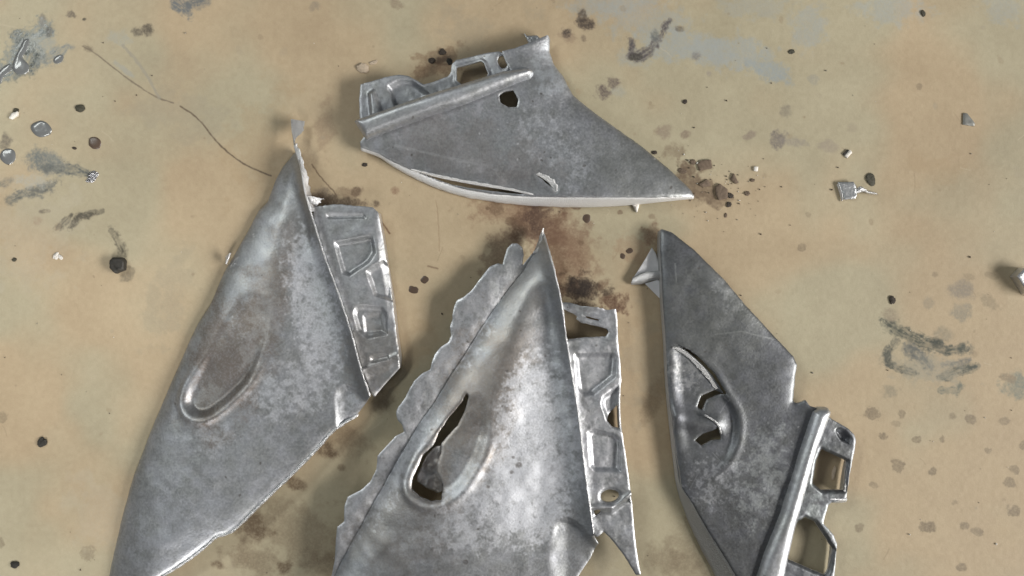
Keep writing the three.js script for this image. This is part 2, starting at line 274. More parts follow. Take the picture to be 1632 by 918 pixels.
  B(219, 52, 8, 7, 0.2, [104, 96, 82], 0.95, { s: 601, edge: 0.7 }); B(236, 47, 8, 8, 0, [92, 84, 72], 0.95, { s: 602, edge: 0.8 }); B(114, 24, 7, 5, 0, [110, 100, 86], 0.9, { s: 603, edge: 0.8 }); B(134, 31, 3, 2.4, 0, [80, 74, 62], 0.95, { s: 604 }); B(502, 8, 6, 9, 0.4, [140, 128, 112], 0.7, { s: 605, edge: 1 }); B(630, 6, 9, 6, 0.4, [140, 124, 104], 0.7, { s: 606, edge: 1 }); B(190, 60, 16, 12, .3, [160, 160, 150], .6, { s: 607, edge: 1 });
  // dark smeared grease, upper corner by the puddles
  M([[-5, 125], [18, 108], [30, 82], [44, 62], [74, 48], [70, 38]], 15, [98, 104, 102], 0.92, { s: 51, edge: 0.8, r: 0.22 }); M([[25, 55], [40, 72], [60, 88], [50, 108], [30, 116]], 12, [72, 76, 72], 0.9, { s: 52, edge: 0.9, r: 0.2 }); M([[62, 98], [96, 86], [108, 74]], 10, [110, 114, 112], 0.75, { s: 53, edge: 0.9, r: 0.25 }); B(66, 70, 22, 16, 0.3, [150, 152, 146], 0.7, { s: 54, edge: 0.9 }); M([[68, 26], [66, 40]], 6, [120, 114, 104], 0.7, { s: 55 }); B(78, 52, 6, 9, 0.2, [78, 74, 66], 0.85, { s: 56 });
  M([[276, -4], [290, 8], [300, 18]], 12, [110, 112, 112], 0.9, { s: 57, edge: 0.9 }); M([[300, 6], [330, 0]], 9, [104, 106, 106], 0.85, { s: 58, edge: 0.8 });
  B(72, 258, 28, 18, 0.35, [100, 104, 102], 0.92, { s: 59, edge: 0.6, r: 0.35 }); M([[70, 268], [120, 270], [140, 276]], 9, [88, 90, 86], 0.9, { s: 60, edge: 0.7, r: 0.3 }); M([[14, 320], [40, 308], [70, 304], [90, 290]], 9, [92, 92, 86], 0.9, { s: 61, edge: 0.8, r: 0.3 }); B(60, 290, 26, 10, 0.1, [168, 168, 160], 0.6, { s: 62, edge: 0.8 }); M([[0, 296], [20, 286]], 5, [120, 114, 102], 0.7, { s: 63, edge: 0.9 }); B(8, 226, 8, 12, 0.2, [110, 102, 90], 0.8, { s: 64, edge: 0.8 });
  M([[90, 366], [112, 344]], 5.5, [88, 82, 70], 0.9, { s: 65, edge: 0.7 }); M([[112, 364], [126, 346], [148, 340], [163, 337]], 5.5, [86, 80, 68], 0.9, { s: 66, edge: 0.7 }); M([[64, 337], [78, 336]], 3, [110, 100, 84], 0.8, { s: 67 }); B(62, 352, 7, 6, 0, [150, 128, 106], 0.7, { s: 68, edge: .8 });
  M([[178, 368], [188, 384], [196, 400], [190, 412]], 7, [96, 90, 76], 0.75, { s: 69, edge: 1 }); B(202, 432, 9, 12, 0.2, [120, 110, 92], 0.7, { s: 70, edge: 1.1 });
  // green-black grease smear on the opposite side
  const G = [78, 80, 70], GO = { edge: 0.8, r: 0.45, fine: 0.25 };
  M([[1408, 514], [1440, 530], [1476, 548], [1510, 558], [1542, 556]], 10, G, 0.92, { ...GO, s: 71 }); M([[1448, 555], [1470, 570], [1484, 585]], 11, [104, 104, 98], 0.85, { ...GO, s: 72 }); M([[1428, 545], [1414, 560], [1412, 576], [1430, 586], [1462, 596]], 7, [88, 88, 78], 0.85, { ...GO, s: 73 }); M([[1500, 602], [1530, 590], [1556, 584]], 7, G, 0.85, { ...GO, s: 74 }); M([[1505, 582], [1548, 574]], 5, [112, 110, 102], 0.7, { ...GO, s: 75 }); M([[1500, 622], [1526, 622], [1530, 612]], 7, [108, 110, 98], 0.7, { ...GO, s: 76 }); B(1480, 590, 50, 20, 0.2, [150, 146, 132], 0.5, { edge: 1, s: 77 }); B(1494, 545, 10, 8, .3, [60, 62, 54], .7, { s: 177, edge: .9 });
  B(1533, 463, 20, 15, 0.1, [140, 130, 116], 0.85, { s: 78, edge: 0.5 }); B(1534, 497, 14, 12, 0.2, [144, 136, 120], 0.8, { s: 79, edge: 0.8 }); B(1482, 482, 9, 9, 0, [150, 138, 118], 0.7, { s: 80, edge: 0.8 }); B(1577, 482, 15, 7, 0.7, [146, 132, 108], 0.7, { s: 81, edge: 0.8 }); B(1505, 532, 13, 11, 0, [144, 134, 114], 0.7, { s: 82, edge: 0.6 }); B(1418, 502, 11, 10, 0.2, [146, 132, 112], 0.8, { s: 83, edge: 0.4 }); B(1490, 438, 5, 4, 0, FAINT, 0.6, { s: 84 }); B(1620, 615, 20, 20, 0.1, [120, 124, 114], 0.8, { s: 85, edge: 0.8 }); B(1418, 622, 13, 10, 0, [136, 128, 110], 0.6, { s: 86, edge: 1 }); B(1606, 602, 12, 6, 0.4, FAINT, 0.7, { s: 87, edge: .8 });
  // scattered oil spots, lower corner
  for (const [u, v, rx, ry, a] of [[1388, 658, 14, 10, .75], [1439, 660, 6, 6, .7], [1407, 696, 8, 7, .85], [1461, 701, 6, 5, .7], [1501, 700, 5, 5, .7], [1431, 741, 10, 10, .85], [1486, 752, 6, 6, .8], [1369, 841, 7, 6, .7], [1479, 840, 11, 10, .85], [1537, 838, 7, 6, .7], [1558, 847, 8, 6, .7], [1532, 906, 9, 7, .75], [1575, 719, 6, 5, .6], [1609, 769, 9, 7, .7], [1616, 749, 7, 6, .65], [1614, 813, 10, 8, .8], [1546, 668, 9, 7, .75], [1600, 670, 9, 6, .6], [1519, 663, 6, 6, .55], [1522, 801, 5, 5, .5], [1393, 773, 7, 4, .5], [1428, 675, 7, 4, .5], [1630, 708, 5, 8, .7], [1278, 394, 6, 5, .7], [1288, 342, 5, 5, .4], [5, 665, 9, 8, .5], [140, 880, 12, 12, .5], [0, 867, 6, 8, .6], [1465, 138, 4, 5, .5], [1580, 440, 10, 4, .3], [1545, 440, 12, 5, .3]]) B(u, v, rx, ry, 0.3, [118, 105, 86], a * 0.9, { s: u + 5, edge: 0.7, soft: 0.2 });
  for (let i = 0; i < 130; i++) { const u = FX + rnd() * FW, v = FY + rnd() * FH, r = 1.5 + rnd() * rnd() * 9; B(u, v, r, r * (0.5 + rnd() * 0.6), rnd() * 3, rnd() < 0.5 ? [146, 128, 104] : [158, 146, 126], 0.25 + rnd() * 0.35, { s: i + 300, edge: 0.9, soft: 0.3 }); }
  for (let i = 0; i < 26; i++) { const u = FX + rnd() * FW, v = FY + rnd() * FH, r = 25 + rnd() * 60; B(u, v, r, r * (0.4 + rnd() * 0.5), rnd() * 3, [[164, 140, 108], [176, 168, 150], [150, 142, 124]][i % 3], 0.3, { s: i + 500, edge: 1.1, soft: 0.35, fr: 0.05 }); }
  // hairline scratches
  const line = (P, w, col, a, s) => M(rough(spline(P, 30), 0.8, 5, s, false), w, col, a, { edge: 0.5, soft: 0.5, grain: 0.3, s, b: 0.2 });
  line([[131, 73], [150, 84], [186, 112], [222, 138], [252, 156], [276, 164]], 1.1, [112, 100, 84], 0.8, 1); line([[288, 169], [316, 190], [345, 225], [372, 250], [402, 268], [432, 280]], 1.2, [98, 84, 68], 0.9, 2); line([[196, 72], [224, 105], [246, 142], [254, 156]], 2.2, [150, 144, 130], 0.75, 3); line([[184, 100], [212, 122]], 4, [158, 156, 146], 0.6, 4); line([[497, 262], [514, 286], [530, 303], [536, 312]], 1, [110, 92, 74], 0.8, 5); line([[607, 352], [614, 362], [621, 372]], 1.2, [104, 76, 56], 0.85, 6); line([[695, 320], [699, 360], [700, 400]], 1, [160, 136, 110], 0.6, 7); line([[682, 424], [698, 428]], 1.1, [120, 98, 78], 0.7, 8); line([[134, 74], [146, 80]], 4, [118, 106, 88], 0.75, 9);
  for (let i = 0; i < 40; i++) { const u = FX + rnd() * FW, v = FY + rnd() * FH, a = rnd() * 6.28, l = 8 + rnd() * 26; line([[u, v], [u + Math.cos(a) * l * .5 + rnd() * 3, v + Math.sin(a) * l * .5], [u + Math.cos(a) * l, v + Math.sin(a) * l]], 0.7, rnd() < 0.5 ? [200, 188, 164] : [140, 122, 98], 0.35, i + 20); }
}
{
  const [map, rm, bm] = fc.textures();
  for (const t of [map, rm, bm]) t.wrapS = t.wrapT = THREE.MirroredRepeatWrapping;
  const m = new THREE.MeshStandardMaterial({ map, roughnessMap: rm, roughness: 1, bumpMap: bm, bumpScale: 0.00018, metalness: 0 });
  const g = new THREE.PlaneGeometry(3, 3), p = g.attributes.position, uv = g.attributes.uv; g.rotateX(-Math.PI / 2);
  for (let i = 0; i < p.count; i++) uv.setXY(i, (p.getX(i) / S + 816 - FX) / FW, 1 - (p.getZ(i) / S + 459 - FY) / FH);
  const o = new THREE.Mesh(g, m); o.name = 'floor'; o.receiveShadow = true; o.castShadow = true; o.userData.kind = 'structure'; o.userData.label = 'tan coated workshop floor with oil stains and scratches'; scene.add(o);
}

// ---------------------------------------------------------------- lamps (above, outside the picture)
for (const L of LAMPS) {
  const o = new THREE.Group(); o.name = numbered('unseen_lamp'); o.position.set(...L.at); o.lookAt(0, 0, 0); scene.add(o); tag(o, L.label, 'lamp', 'work lamps over the floor');
  const [w, h] = L.size, c = new THREE.Color().setRGB(...L.color);
  const body = new RoundedBoxGeometry(w + 0.06, h + 0.06, 0.05, 3, 0.015); body.translate(0, 0, -0.03);
  part('housing', body, new THREE.MeshStandardMaterial({ color: 0xd8d8d4, roughness: 0.6 }), o);
  const gl = new THREE.PlaneGeometry(w, h); gl.translate(0, 0, 0.002);
  part('diffuser', gl, new THREE.MeshStandardMaterial({ color: 0xffffff, emissive: c, emissiveIntensity: 0.6, roughness: 0.8 }), o);
  const l = new THREE.RectAreaLight(c, L.power, w, h); l.position.set(0, 0, 0.01); l.rotation.y = Math.PI; l.castShadow = true; o.add(l);
}


// ================================================================ the photographer squatting at the foot of the picture, whose body shades the floor and darkens the metal
{
  const V3 = (x, y, z) => new THREE.Vector3(x, y, z), p = new THREE.Vector3();
  const SKIN = [0.45, 0.27, 0.19], SHIRT = [0.05, 0.055, 0.065], JEANS = [0.035, 0.045, 0.08], SHOE = [0.03, 0.028, 0.026], HAIR = [0.03, 0.022, 0.016];
  function body(bones, c, half, res, blend) {     // tapered capsules joined with a smooth minimum
    const mc = new MarchingCubes(res, new THREE.MeshStandardMaterial(), false, false, 200000), pa = V3(), ba = V3();
    const one = (b, q) => { pa.subVectors(q, b[0]); ba.subVectors(b[2], b[0]); const t = clamp(pa.dot(ba) / Math.max(1e-9, ba.lengthSq())); return pa.addScaledVector(ba, -t).length() - lerp(b[1], b[3], t); };
    for (let z = 0; z < res; z++) for (let y = 0; y < res; y++) for (let x = 0; x < res; x++) {
      p.set(c.x + (x - res / 2) / (res / 2) * half, c.y + (y - res / 2) / (res / 2) * half, c.z + (z - res / 2) / (res / 2) * half);
      let d = 1; for (const b of bones) { const e = one(b, p), k = b[5] ?? blend, h = clamp(0.5 + 0.5 * (d - e) / k); d = lerp(d, e, h) - k * h * (1 - h); }
      mc.field[z * res * res + y * res + x] = -d;
    }
    mc.isolation = 0; mc.update();
    const n = mc.count, pos = new Float32Array(n * 3), nor = new Float32Array(n * 3), col = new Float32Array(n * 3);
    for (let i = 0; i < n; i++) {
      p.set(mc.positionArray[i * 3] * half + c.x, mc.positionArray[i * 3 + 1] * half + c.y, mc.positionArray[i * 3 + 2] * half + c.z); pos.set([p.x, p.y, p.z], i * 3);
      let best = 1e9, cc = JEANS; for (const b of bones) { const e = one(b, p); if (e < best) { best = e; cc = b[4]; } } col.set(cc, i * 3);
      nor.set([mc.normalArray[i * 3], mc.normalArray[i * 3 + 1], mc.normalArray[i * 3 + 2]], i * 3);
    }
    const g = new THREE.BufferGeometry(); g.setAttribute('position', new THREE.BufferAttribute(pos, 3)); g.setAttribute('normal', new THREE.BufferAttribute(nor, 3)); g.setAttribute('color', new THREE.BufferAttribute(col, 3)); return g;
  }
  const bones = [], B = (a, ra, b, rb, col, k) => bones.push([V3(a[0], a[1], a[2]), ra, V3(b[0], b[1], b[2]), rb, col, k]), geos = [];
  B([0, 0.27, 0.72], 0.15, [0, 0.42, 0.66], 0.15, JEANS); B([0, 0.5, 0.62], 0.15, [0, 0.74, 0.5], 0.165, SHIRT); B([-0.15, 0.8, 0.47], 0.075, [0.15, 0.8, 0.47], 0.075, SHIRT); B([0, 0.84, 0.45], 0.06, [0, 0.92, 0.38], 0.055, SKIN);
  for (const s of [-1, 1]) {
    B([0.1 * s, 0.28, 0.7], 0.1, [0.27 * s, 0.46, 0.34], 0.066, JEANS); B([0.27 * s, 0.46, 0.34], 0.066, [0.24 * s, 0.1, 0.36], 0.046, JEANS, 0.02);
    B([0.24 * s, 0.05, 0.4], 0.045, [0.26 * s, 0.04, 0.24], 0.035, SHOE, 0.02); B([0.26 * s, 0.036, 0.22], 0.032, [0.25 * s, 0.05, 0.34], 0.04, SHOE, 0.02);
    B([0.2 * s, 0.79, 0.47], 0.058, [0.29 * s, 0.58, 0.42], 0.044, SHIRT); B([0.29 * s, 0.57, 0.42], 0.044, [0.2 * s, 0.53, 0.27], 0.03, SHIRT, 0.02);
  }
  geos.push(body(bones, V3(0, 0.48, 0.5), 0.56, 76, 0.04));
  const h = [], H = (a, ra, b, rb, col, k) => h.push([V3(...a), ra, V3(...b), rb, col, k]);   // head tipped forward over the floor
  H([0, 0.99, 0.36], 0.085, [0, 0.94, 0.31], 0.072, SKIN); H([0, 0.9, 0.33], 0.05, [0, 0.89, 0.29], 0.035, SKIN, 0.03); H([0, 1.02, 0.385], 0.085, [0, 1.01, 0.34], 0.08, HAIR, 0.01); H([0, 0.94, 0.238], 0.012, [0, 0.915, 0.228], 0.014, SKIN, 0.015); H([0, 0.89, 0.375], 0.05, [0, 0.93, 0.38], 0.055, SKIN);
  for (const s of [-1, 1]) { H([0.085 * s, 0.96, 0.36], 0.016, [0.09 * s, 0.93, 0.35], 0.013, SKIN, 0.008); H([0.03 * s, 0.953, 0.245], 0.011, [0.034 * s, 0.953, 0.245], 0.01, HAIR, 0.004); } H([-0.02, 0.88, 0.25], 0.008, [0.02, 0.88, 0.25], 0.008, [0.3, 0.12, 0.1], 0.006);
  geos.push(body(h, V3(0, 0.96, 0.33), 0.15, 56, 0.03));
  for (const s of [-1, 1]) {                       // hands hanging relaxed over the knees
    const q = [], A = (a, ra, b, rb, k) => q.push([V3(a[0] * s, a[1], a[2]), ra, V3(b[0] * s, b[1], b[2]), rb, SKIN, k]);
    A([0.2, 0.53, 0.27], 0.027, [0.19, 0.515, 0.235], 0.024); A([0.205, 0.51, 0.215], 0.014, [0.165, 0.51, 0.215], 0.014); A([0.2, 0.515, 0.23], 0.018, [0.185, 0.495, 0.195], 0.02);
    [[0.212, 0.055], [0.196, 0.062], [0.18, 0.058], [0.165, 0.045]].forEach(([x, l]) => { A([x, 0.5, 0.2], 0.0095, [x, 0.5 - l * 0.6, 0.185], 0.0088, 0.006); A([x, 0.5 - l * 0.6, 0.185], 0.0088, [x, 0.5 - l * 1.25, 0.196], 0.0075, 0.006); });
    A([0.205, 0.515, 0.235], 0.012, [0.226, 0.49, 0.21], 0.01, 0.008); A([0.226, 0.49, 0.21], 0.01, [0.224, 0.465, 0.2], 0.009, 0.006);
    geos.push(body(q, V3(0.19 * s, 0.485, 0.23), 0.09, 52, 0.012));
  }
  const o = part('person', mergeGeometries(geos), new THREE.MeshStandardMaterial({ vertexColors: true, roughness: 0.85 }), scene);
  o.position.set(0.13, 0, 0.08);
  tag(o, 'person in dark shirt and jeans squatting at the foot of the floor', 'person');
}

// ---------------------------------------------------------------- metal
const bumpTile = (() => {
  const n = 512, c = new Canvas(0, 0, n, n, 1, (u, v) => { const w = (x, y, o, s, f) => { const a = u / n, b = v / n; let r = 0; for (const [p, q, k] of [[0, 0, (1 - a) * (1 - b)], [1, 0, a * (1 - b)], [0, 1, (1 - a) * b], [1, 1, a * b]]) r += k * fbm((u - p * n) * f, (v - q * n) * f, o, s); return r; }; return [0, 0, 0, 0, 0.5 + (w(u, v, 4, 2, 0.12) - 0.5) * 1.1 + (hash(u | 0, v | 0, 3) - 0.5) * 0.25]; });
  const t = c.textures()[2]; t.wrapS = t.wrapT = THREE.RepeatWrapping; return t;
})();
function bump(rx, ry) { const t = bumpTile.clone(); t.repeat.set(rx, ry); t.needsUpdate = true; return t; }
function castMetal(x0, y0, w, h, paint, tone = 1) {
  const c = new Canvas(x0, y0, w, h, 1, (u, v) => {
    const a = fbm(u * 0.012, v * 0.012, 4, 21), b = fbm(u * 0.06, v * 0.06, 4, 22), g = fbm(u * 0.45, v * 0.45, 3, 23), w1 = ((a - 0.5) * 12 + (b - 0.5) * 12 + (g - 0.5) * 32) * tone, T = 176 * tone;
    return [T + w1 - 2, T + w1, T + w1 + 3 + (b - 0.5) * 8, 0.48 + (b - 0.5) * 0.1 + (a - 0.5) * 0.08 + (g - 0.5) * 0.12];
  });
  paint(c);
  for (let i = 0; i < 60; i++) { const u = x0 + rnd() * w, v = y0 + rnd() * h, r = 0.8 + rnd() * 1.8; c.blot(u, v, r, r * 0.7, rnd() * 3, rnd() < 0.6 ? [110, 106, 102] : [225, 226, 228], 0.7, { s: i, edge: 0.6 }); }
  for (let i = 0; i < 30; i++) { const u = x0 + rnd() * w, v = y0 + rnd() * h, a = rnd() * 6.28, l = 6 + rnd() * 30; c.smear([[u, v], [u + Math.cos(a) * l, v + Math.sin(a) * l]], 0.7, [214, 216, 218], 0.4, { s: i, soft: 0.6, r: 0.3 }); }
  const [map, rm] = c.textures();
  return new THREE.MeshStandardMaterial({ map, roughnessMap: rm, roughness: 1, metalness: 0.9, bumpMap: bump(w / 150, h / 150), bumpScale: 0.00009 });
}
const freshMetal = new THREE.MeshStandardMaterial({ color: new THREE.Color().setRGB(0.74, 0.74, 0.75), roughness: 0.38, metalness: 0.9, bumpMap: bump(3, 1), bumpScale: 0.0002 });
const scuffedLit = new THREE.MeshStandardMaterial({ color: new THREE.Color().setRGB(0.82, 0.82, 0.82), roughness: 0.55, metalness: 0.35, bumpMap: bump(4, 1), bumpScale: 0.0003 });  // worn metal whitened further, light on wall and lips put into colour
const dullEdge = new THREE.MeshStandardMaterial({ color: new THREE.Color().setRGB(0.5, 0.5, 0.5), roughness: 0.5, metalness: 0.9, bumpMap: bump(3, 1), bumpScale: 0.0004 });
const FROST_GLARE = [232, 234, 240], STAIN = [126, 114, 105];  // pale patches mix worn casting skin with painted reflections
const litRidge = castMetal(0, 0, 256, 256, () => {}, 1.12);  // lighter copy of the cast metal, light on the ridges put into tone
// pocket: a pressed hollow with sloping sides; d is the distance inside its outline
const pocket = (P, deep, w = 8) => { const b = [Math.min(...P.map((p) => p[0])), Math.min(...P.map((p) => p[1])), Math.max(...P.map((p) => p[0])), Math.max(...P.map((p) => p[1]))]; return (u, v) => (u < b[0] - 6 || u > b[2] + 6 || v < b[1] - 6 || v > b[3] + 6) ? 0 : -deep * sst(-1, w * 0.6, polySD(u, v, P)) * sst(-9, 4, polySD(u, v - 8, P)); };

// ================================================================ casting 1: upright, leftmost
{
  const f = frame(400, 560, 12), box = [140, 170, 512, 800];
  const metal = castMetal(...box, (c) => {
    c.blot(360, 570, 60, 110, 0.35, STAIN, 0.75, { edge: 0.7, fr: 0.03, soft: 0.4, s: 1, r: 0.55 }); c.blot(430, 470, 28, 90, 0.2, [152, 140, 130], 0.6, { edge: 0.8, fr: 0.03, soft: 0.4, s: 2 }); c.blot(475, 345, 26, 50, 0.1, [150, 146, 142], 0.5, { edge: 0.8, soft: 0.4, s: 3 });
    c.flakes(500, 480, 52, 150, -0.22, FROST_GLARE, 0.8, { cut: 0.3, s: 4, r: 0.56, fr: 0.13 }); c.flakes(470, 620, 90, 60, -0.4, FROST_GLARE, 0.7, { cut: 0.4, s: 5, r: 0.55 }); c.flakes(410, 540, 40, 120, 0.2, [200, 200, 200], 0.6, { cut: 0.44, s: 6 }); c.flakes(345, 700, 50, 40, 0, FROST_GLARE, 0.6, { cut: 0.45, s: 7 }); c.flakes(330, 630, 40, 30, 0.5, [198, 198, 196], 0.6, { cut: 0.42, s: 8 });
    c.flakes(280, 850, 90, 70, -0.6, [214, 217, 224], 0.7, { cut: 0.4, s: 9, fr: 0.05, r: 0.42 }); c.flakes(560, 650, 30, 28, 0, FROST_GLARE, 0.8, { cut: 0.4, s: 10 }); c.flakes(600, 480, 60, 160, 0, [206, 206, 208], 0.6, { cut: 0.45, s: 11 }); c.blot(590, 575, 40, 60, 0, [160, 154, 148], 0.5, { edge: 0.8, s: 12, soft: .4 });  // bluish patch low on the blade paints light on its sloping foot
  });
  const o = thing('cast_bracket', 'broken cast aluminium bracket lying whole-edged on the left, oval hollow unpierced', 'metal casting', f, 'broken cast aluminium brackets on the floor');
  const seam = [[470, 235], [483, 275], [490, 312], [502, 354], [520, 411], [541, 467], [561, 528], [577, 588], [591, 631]];
  const left = [[158, 950], [164, 910], [182, 836], [203, 763], [238, 672], [264, 611], [290, 552], [305, 520], [327, 486], [349, 434], [371, 397], [405, 334], [419, 320], [434, 281], [445, 262], [464, 240]];
  const low = [[591, 633], [568, 661], [528, 687], [507, 711], [463, 756], [420, 797], [377, 839], [364, 848], [346, 853], [325, 871], [290, 897], [255, 919], [215, 950]];
  const oval = spline([[330, 556], [312, 590], [295, 625], [293, 646], [305, 661], [325, 664], [350, 651], [373, 632], [398, 605], [420, 560], [432, 510], [425, 470], [395, 462], [360, 500]], 60, true);
  const arc = [[529, 630], [536, 617], [550, 611], [570, 615], [587, 631], [600, 660], [560, 690], [535, 680]];
  const h = (u, v) => {
    const dl = lineDist(u, v, left), ds = lineDist(u, v, seam), de = lineDist(u, v, low);
    let y = 2.6 + 13 * (1 - Math.exp(-dl / 42)) - 5.5 * sst(0.4, 0.86, dl / (dl + ds + 1e-6)) * sst(20, 120, dl + ds) * sst(800, 600, v) + 7.5 * Math.exp(-ds / 13) * sst(0, 60, dl + 14);
    y -= 4.2 * sst(-2, 12, polySD(u, v, oval)) * (0.25 * sst(440, 520, v) + 0.75 * sst(545, 640, v + (u - 330) * 0.25));
    y += 1.2 * bell(((polySD(u, v, oval) + 7) / 6)) * sst(560, 620, v);
    y -= 2.4 * sst(-1, 5, polySD(u, v, arc)) * sst(-9, 6, polySD(u, v - 8, arc)) * sst(0, 8, ds) * sst(526, 552, u);
    y += -1.6 * Math.exp(-de / 14) * sst(600, 700, v) - 6 * sst(760, 940, v) * (1 - sst(0, 110, dl)) * 0.3;
    return y + (fbm(u * 0.02, v * 0.02, 3, 5) - 0.5) * 1.6;
  };
  plate('blade', f, { outline: rough([...seam.map((p) => [...p, 0.25]), ...low.slice(1).map((p) => [...p, 0.5]), ...left.map((p) => [...p, 0.5])], 0.5, 5, 2), h, uv: box }, metal, dullEdge, o);
  const fl = rough([[501, 328, 1.2], [541, 325, 1.2], [593, 330, 0.6], [602, 338, 0.5], [611, 391, 0.7], [619, 443, 0.4], [625, 479, 1], [631, 532, .6], [636, 572, .3], [635, 588, .3], [617, 608, .3], [595, 634, .2], [584, 622, 0], [571, 588, 0], [555, 528, 0], [535, 467, 0], [514, 411, 0], [496, 354, 0]], 0.5, 4, 4);
  const p1 = [[530, 383], [593, 372], [598, 402], [588, 418], [556, 440], [545, 436]], p2 = [[581, 431], [609, 411], [632, 430], [640, 484], [596, 472], [587, 446]], p3 = [[565, 488], [574, 483], [608, 486], [617, 498], [617, 534], [584, 540], [570, 528], [562, 500]], p3b = [[576, 499], [605, 497], [611, 530], [580, 533]], sl = [[517, 337], [580, 337], [582, 347], [521, 348]], sl2 = [[588, 569], [600, 562], [619, 562], [619, 573], [592, 578]];
  const pk = [pocket(p1, 3, 9), pocket(p2, 3, 9), pocket(p3, 2.4, 8), pocket(p3b, 1.4, 5), pocket(sl, 1.6, 4), pocket(sl2, 1.6, 4)], step = [[578, 594], [600, 592], [622, 582], [640, 566]];
  const fh = (u, v) => { let y = 10.5 + 1.2 * Math.exp(-lineDist(u, v, seam) / 7); for (const p of pk) y += p(u, v); const below = v - (594 - (u - 578) * 0.45); y -= 3 * sst(-3, 16, below); y += 0.9 * bell(((below + 4) / 4)); return y - 2.2 * sst(-8, 4, u - lerp(600, 634, (v - 335) / 240)) * sst(2, 0, Math.abs(v - 430) / 60) + (fbm(u * 0.04, v * 0.04, 3, 8) - 0.5) * 1; };
  plate('flange', f, { outline: fl, h: fh, uv: box, t: 2, cell: 2 }, metal, freshMetal, o);
  part('outer_rim', strip(f, [[602, 338], [611, 391], [619, 443], [625, 479], [631, 532], [636, 572], [635, 588]].map(([u, v]) => [u - 1, v, fh(u, v) - 0.5]), [[603, 338, 1.5], [612, 391, 1.5], [620, 443, 1.5], [626, 479, 1.5], [632, 532, 1.5], [637, 572, 1.5], [636, 588, 1.5]], { n: 80, m: 3, t: 1.2, jag: 1, s: 3 }), freshMetal, o);
  part('seam_rib', rod(f, seam.map(([u, v], i) => [u + 0.5, v, h(u, v) - (i === 8 ? 2 : 0.3)]), 0.55, 0.5, 3, 160), freshMetal, o);
  part('rim_lip', rod(f, low.slice(1, 12).map(([u, v]) => [u + 1, v + 1, h(u, v) - 0.8]), 1.1, 0.4, 5, 160), freshMetal, o);
  part('torn_wall', strip(f, [[467, 232, 11], [477, 262, 13], [484, 285, 14.5], [491, 312, 16], [499, 338, 16]], [[472, 228, 12], [483, 258, 13], [491, 283, 12], [496, 310, 11], [502, 336, 10]], { jag: 3, s: 4, t: 1 }), freshMetal, o);
  part('bent_tip', strip(f, [[462, 188, 9], [463, 205, 9], [467, 222, 10], [472, 242, 11]], [[482, 190, 5], [479, 206, 6], [469, 221, 9], [474, 242, 10]], { t: 0.8, jag: 1, s: 6 }), dullEdge, o);
  part('burr', strip(f, [[492, 312, 16], [498, 322, 15]], [[516, 317, 12], [504, 326, 12]], { t: 1, jag: 4, s: 9, n: 16 }), freshMetal, o);
  part('burr', strip(f, [[362, 402, 7], [354, 420, 6]], [[352, 408, 3], [352, 420, 3]], { t: 1, jag: 2, s: 2, n: 12 }), freshMetal, o);
}

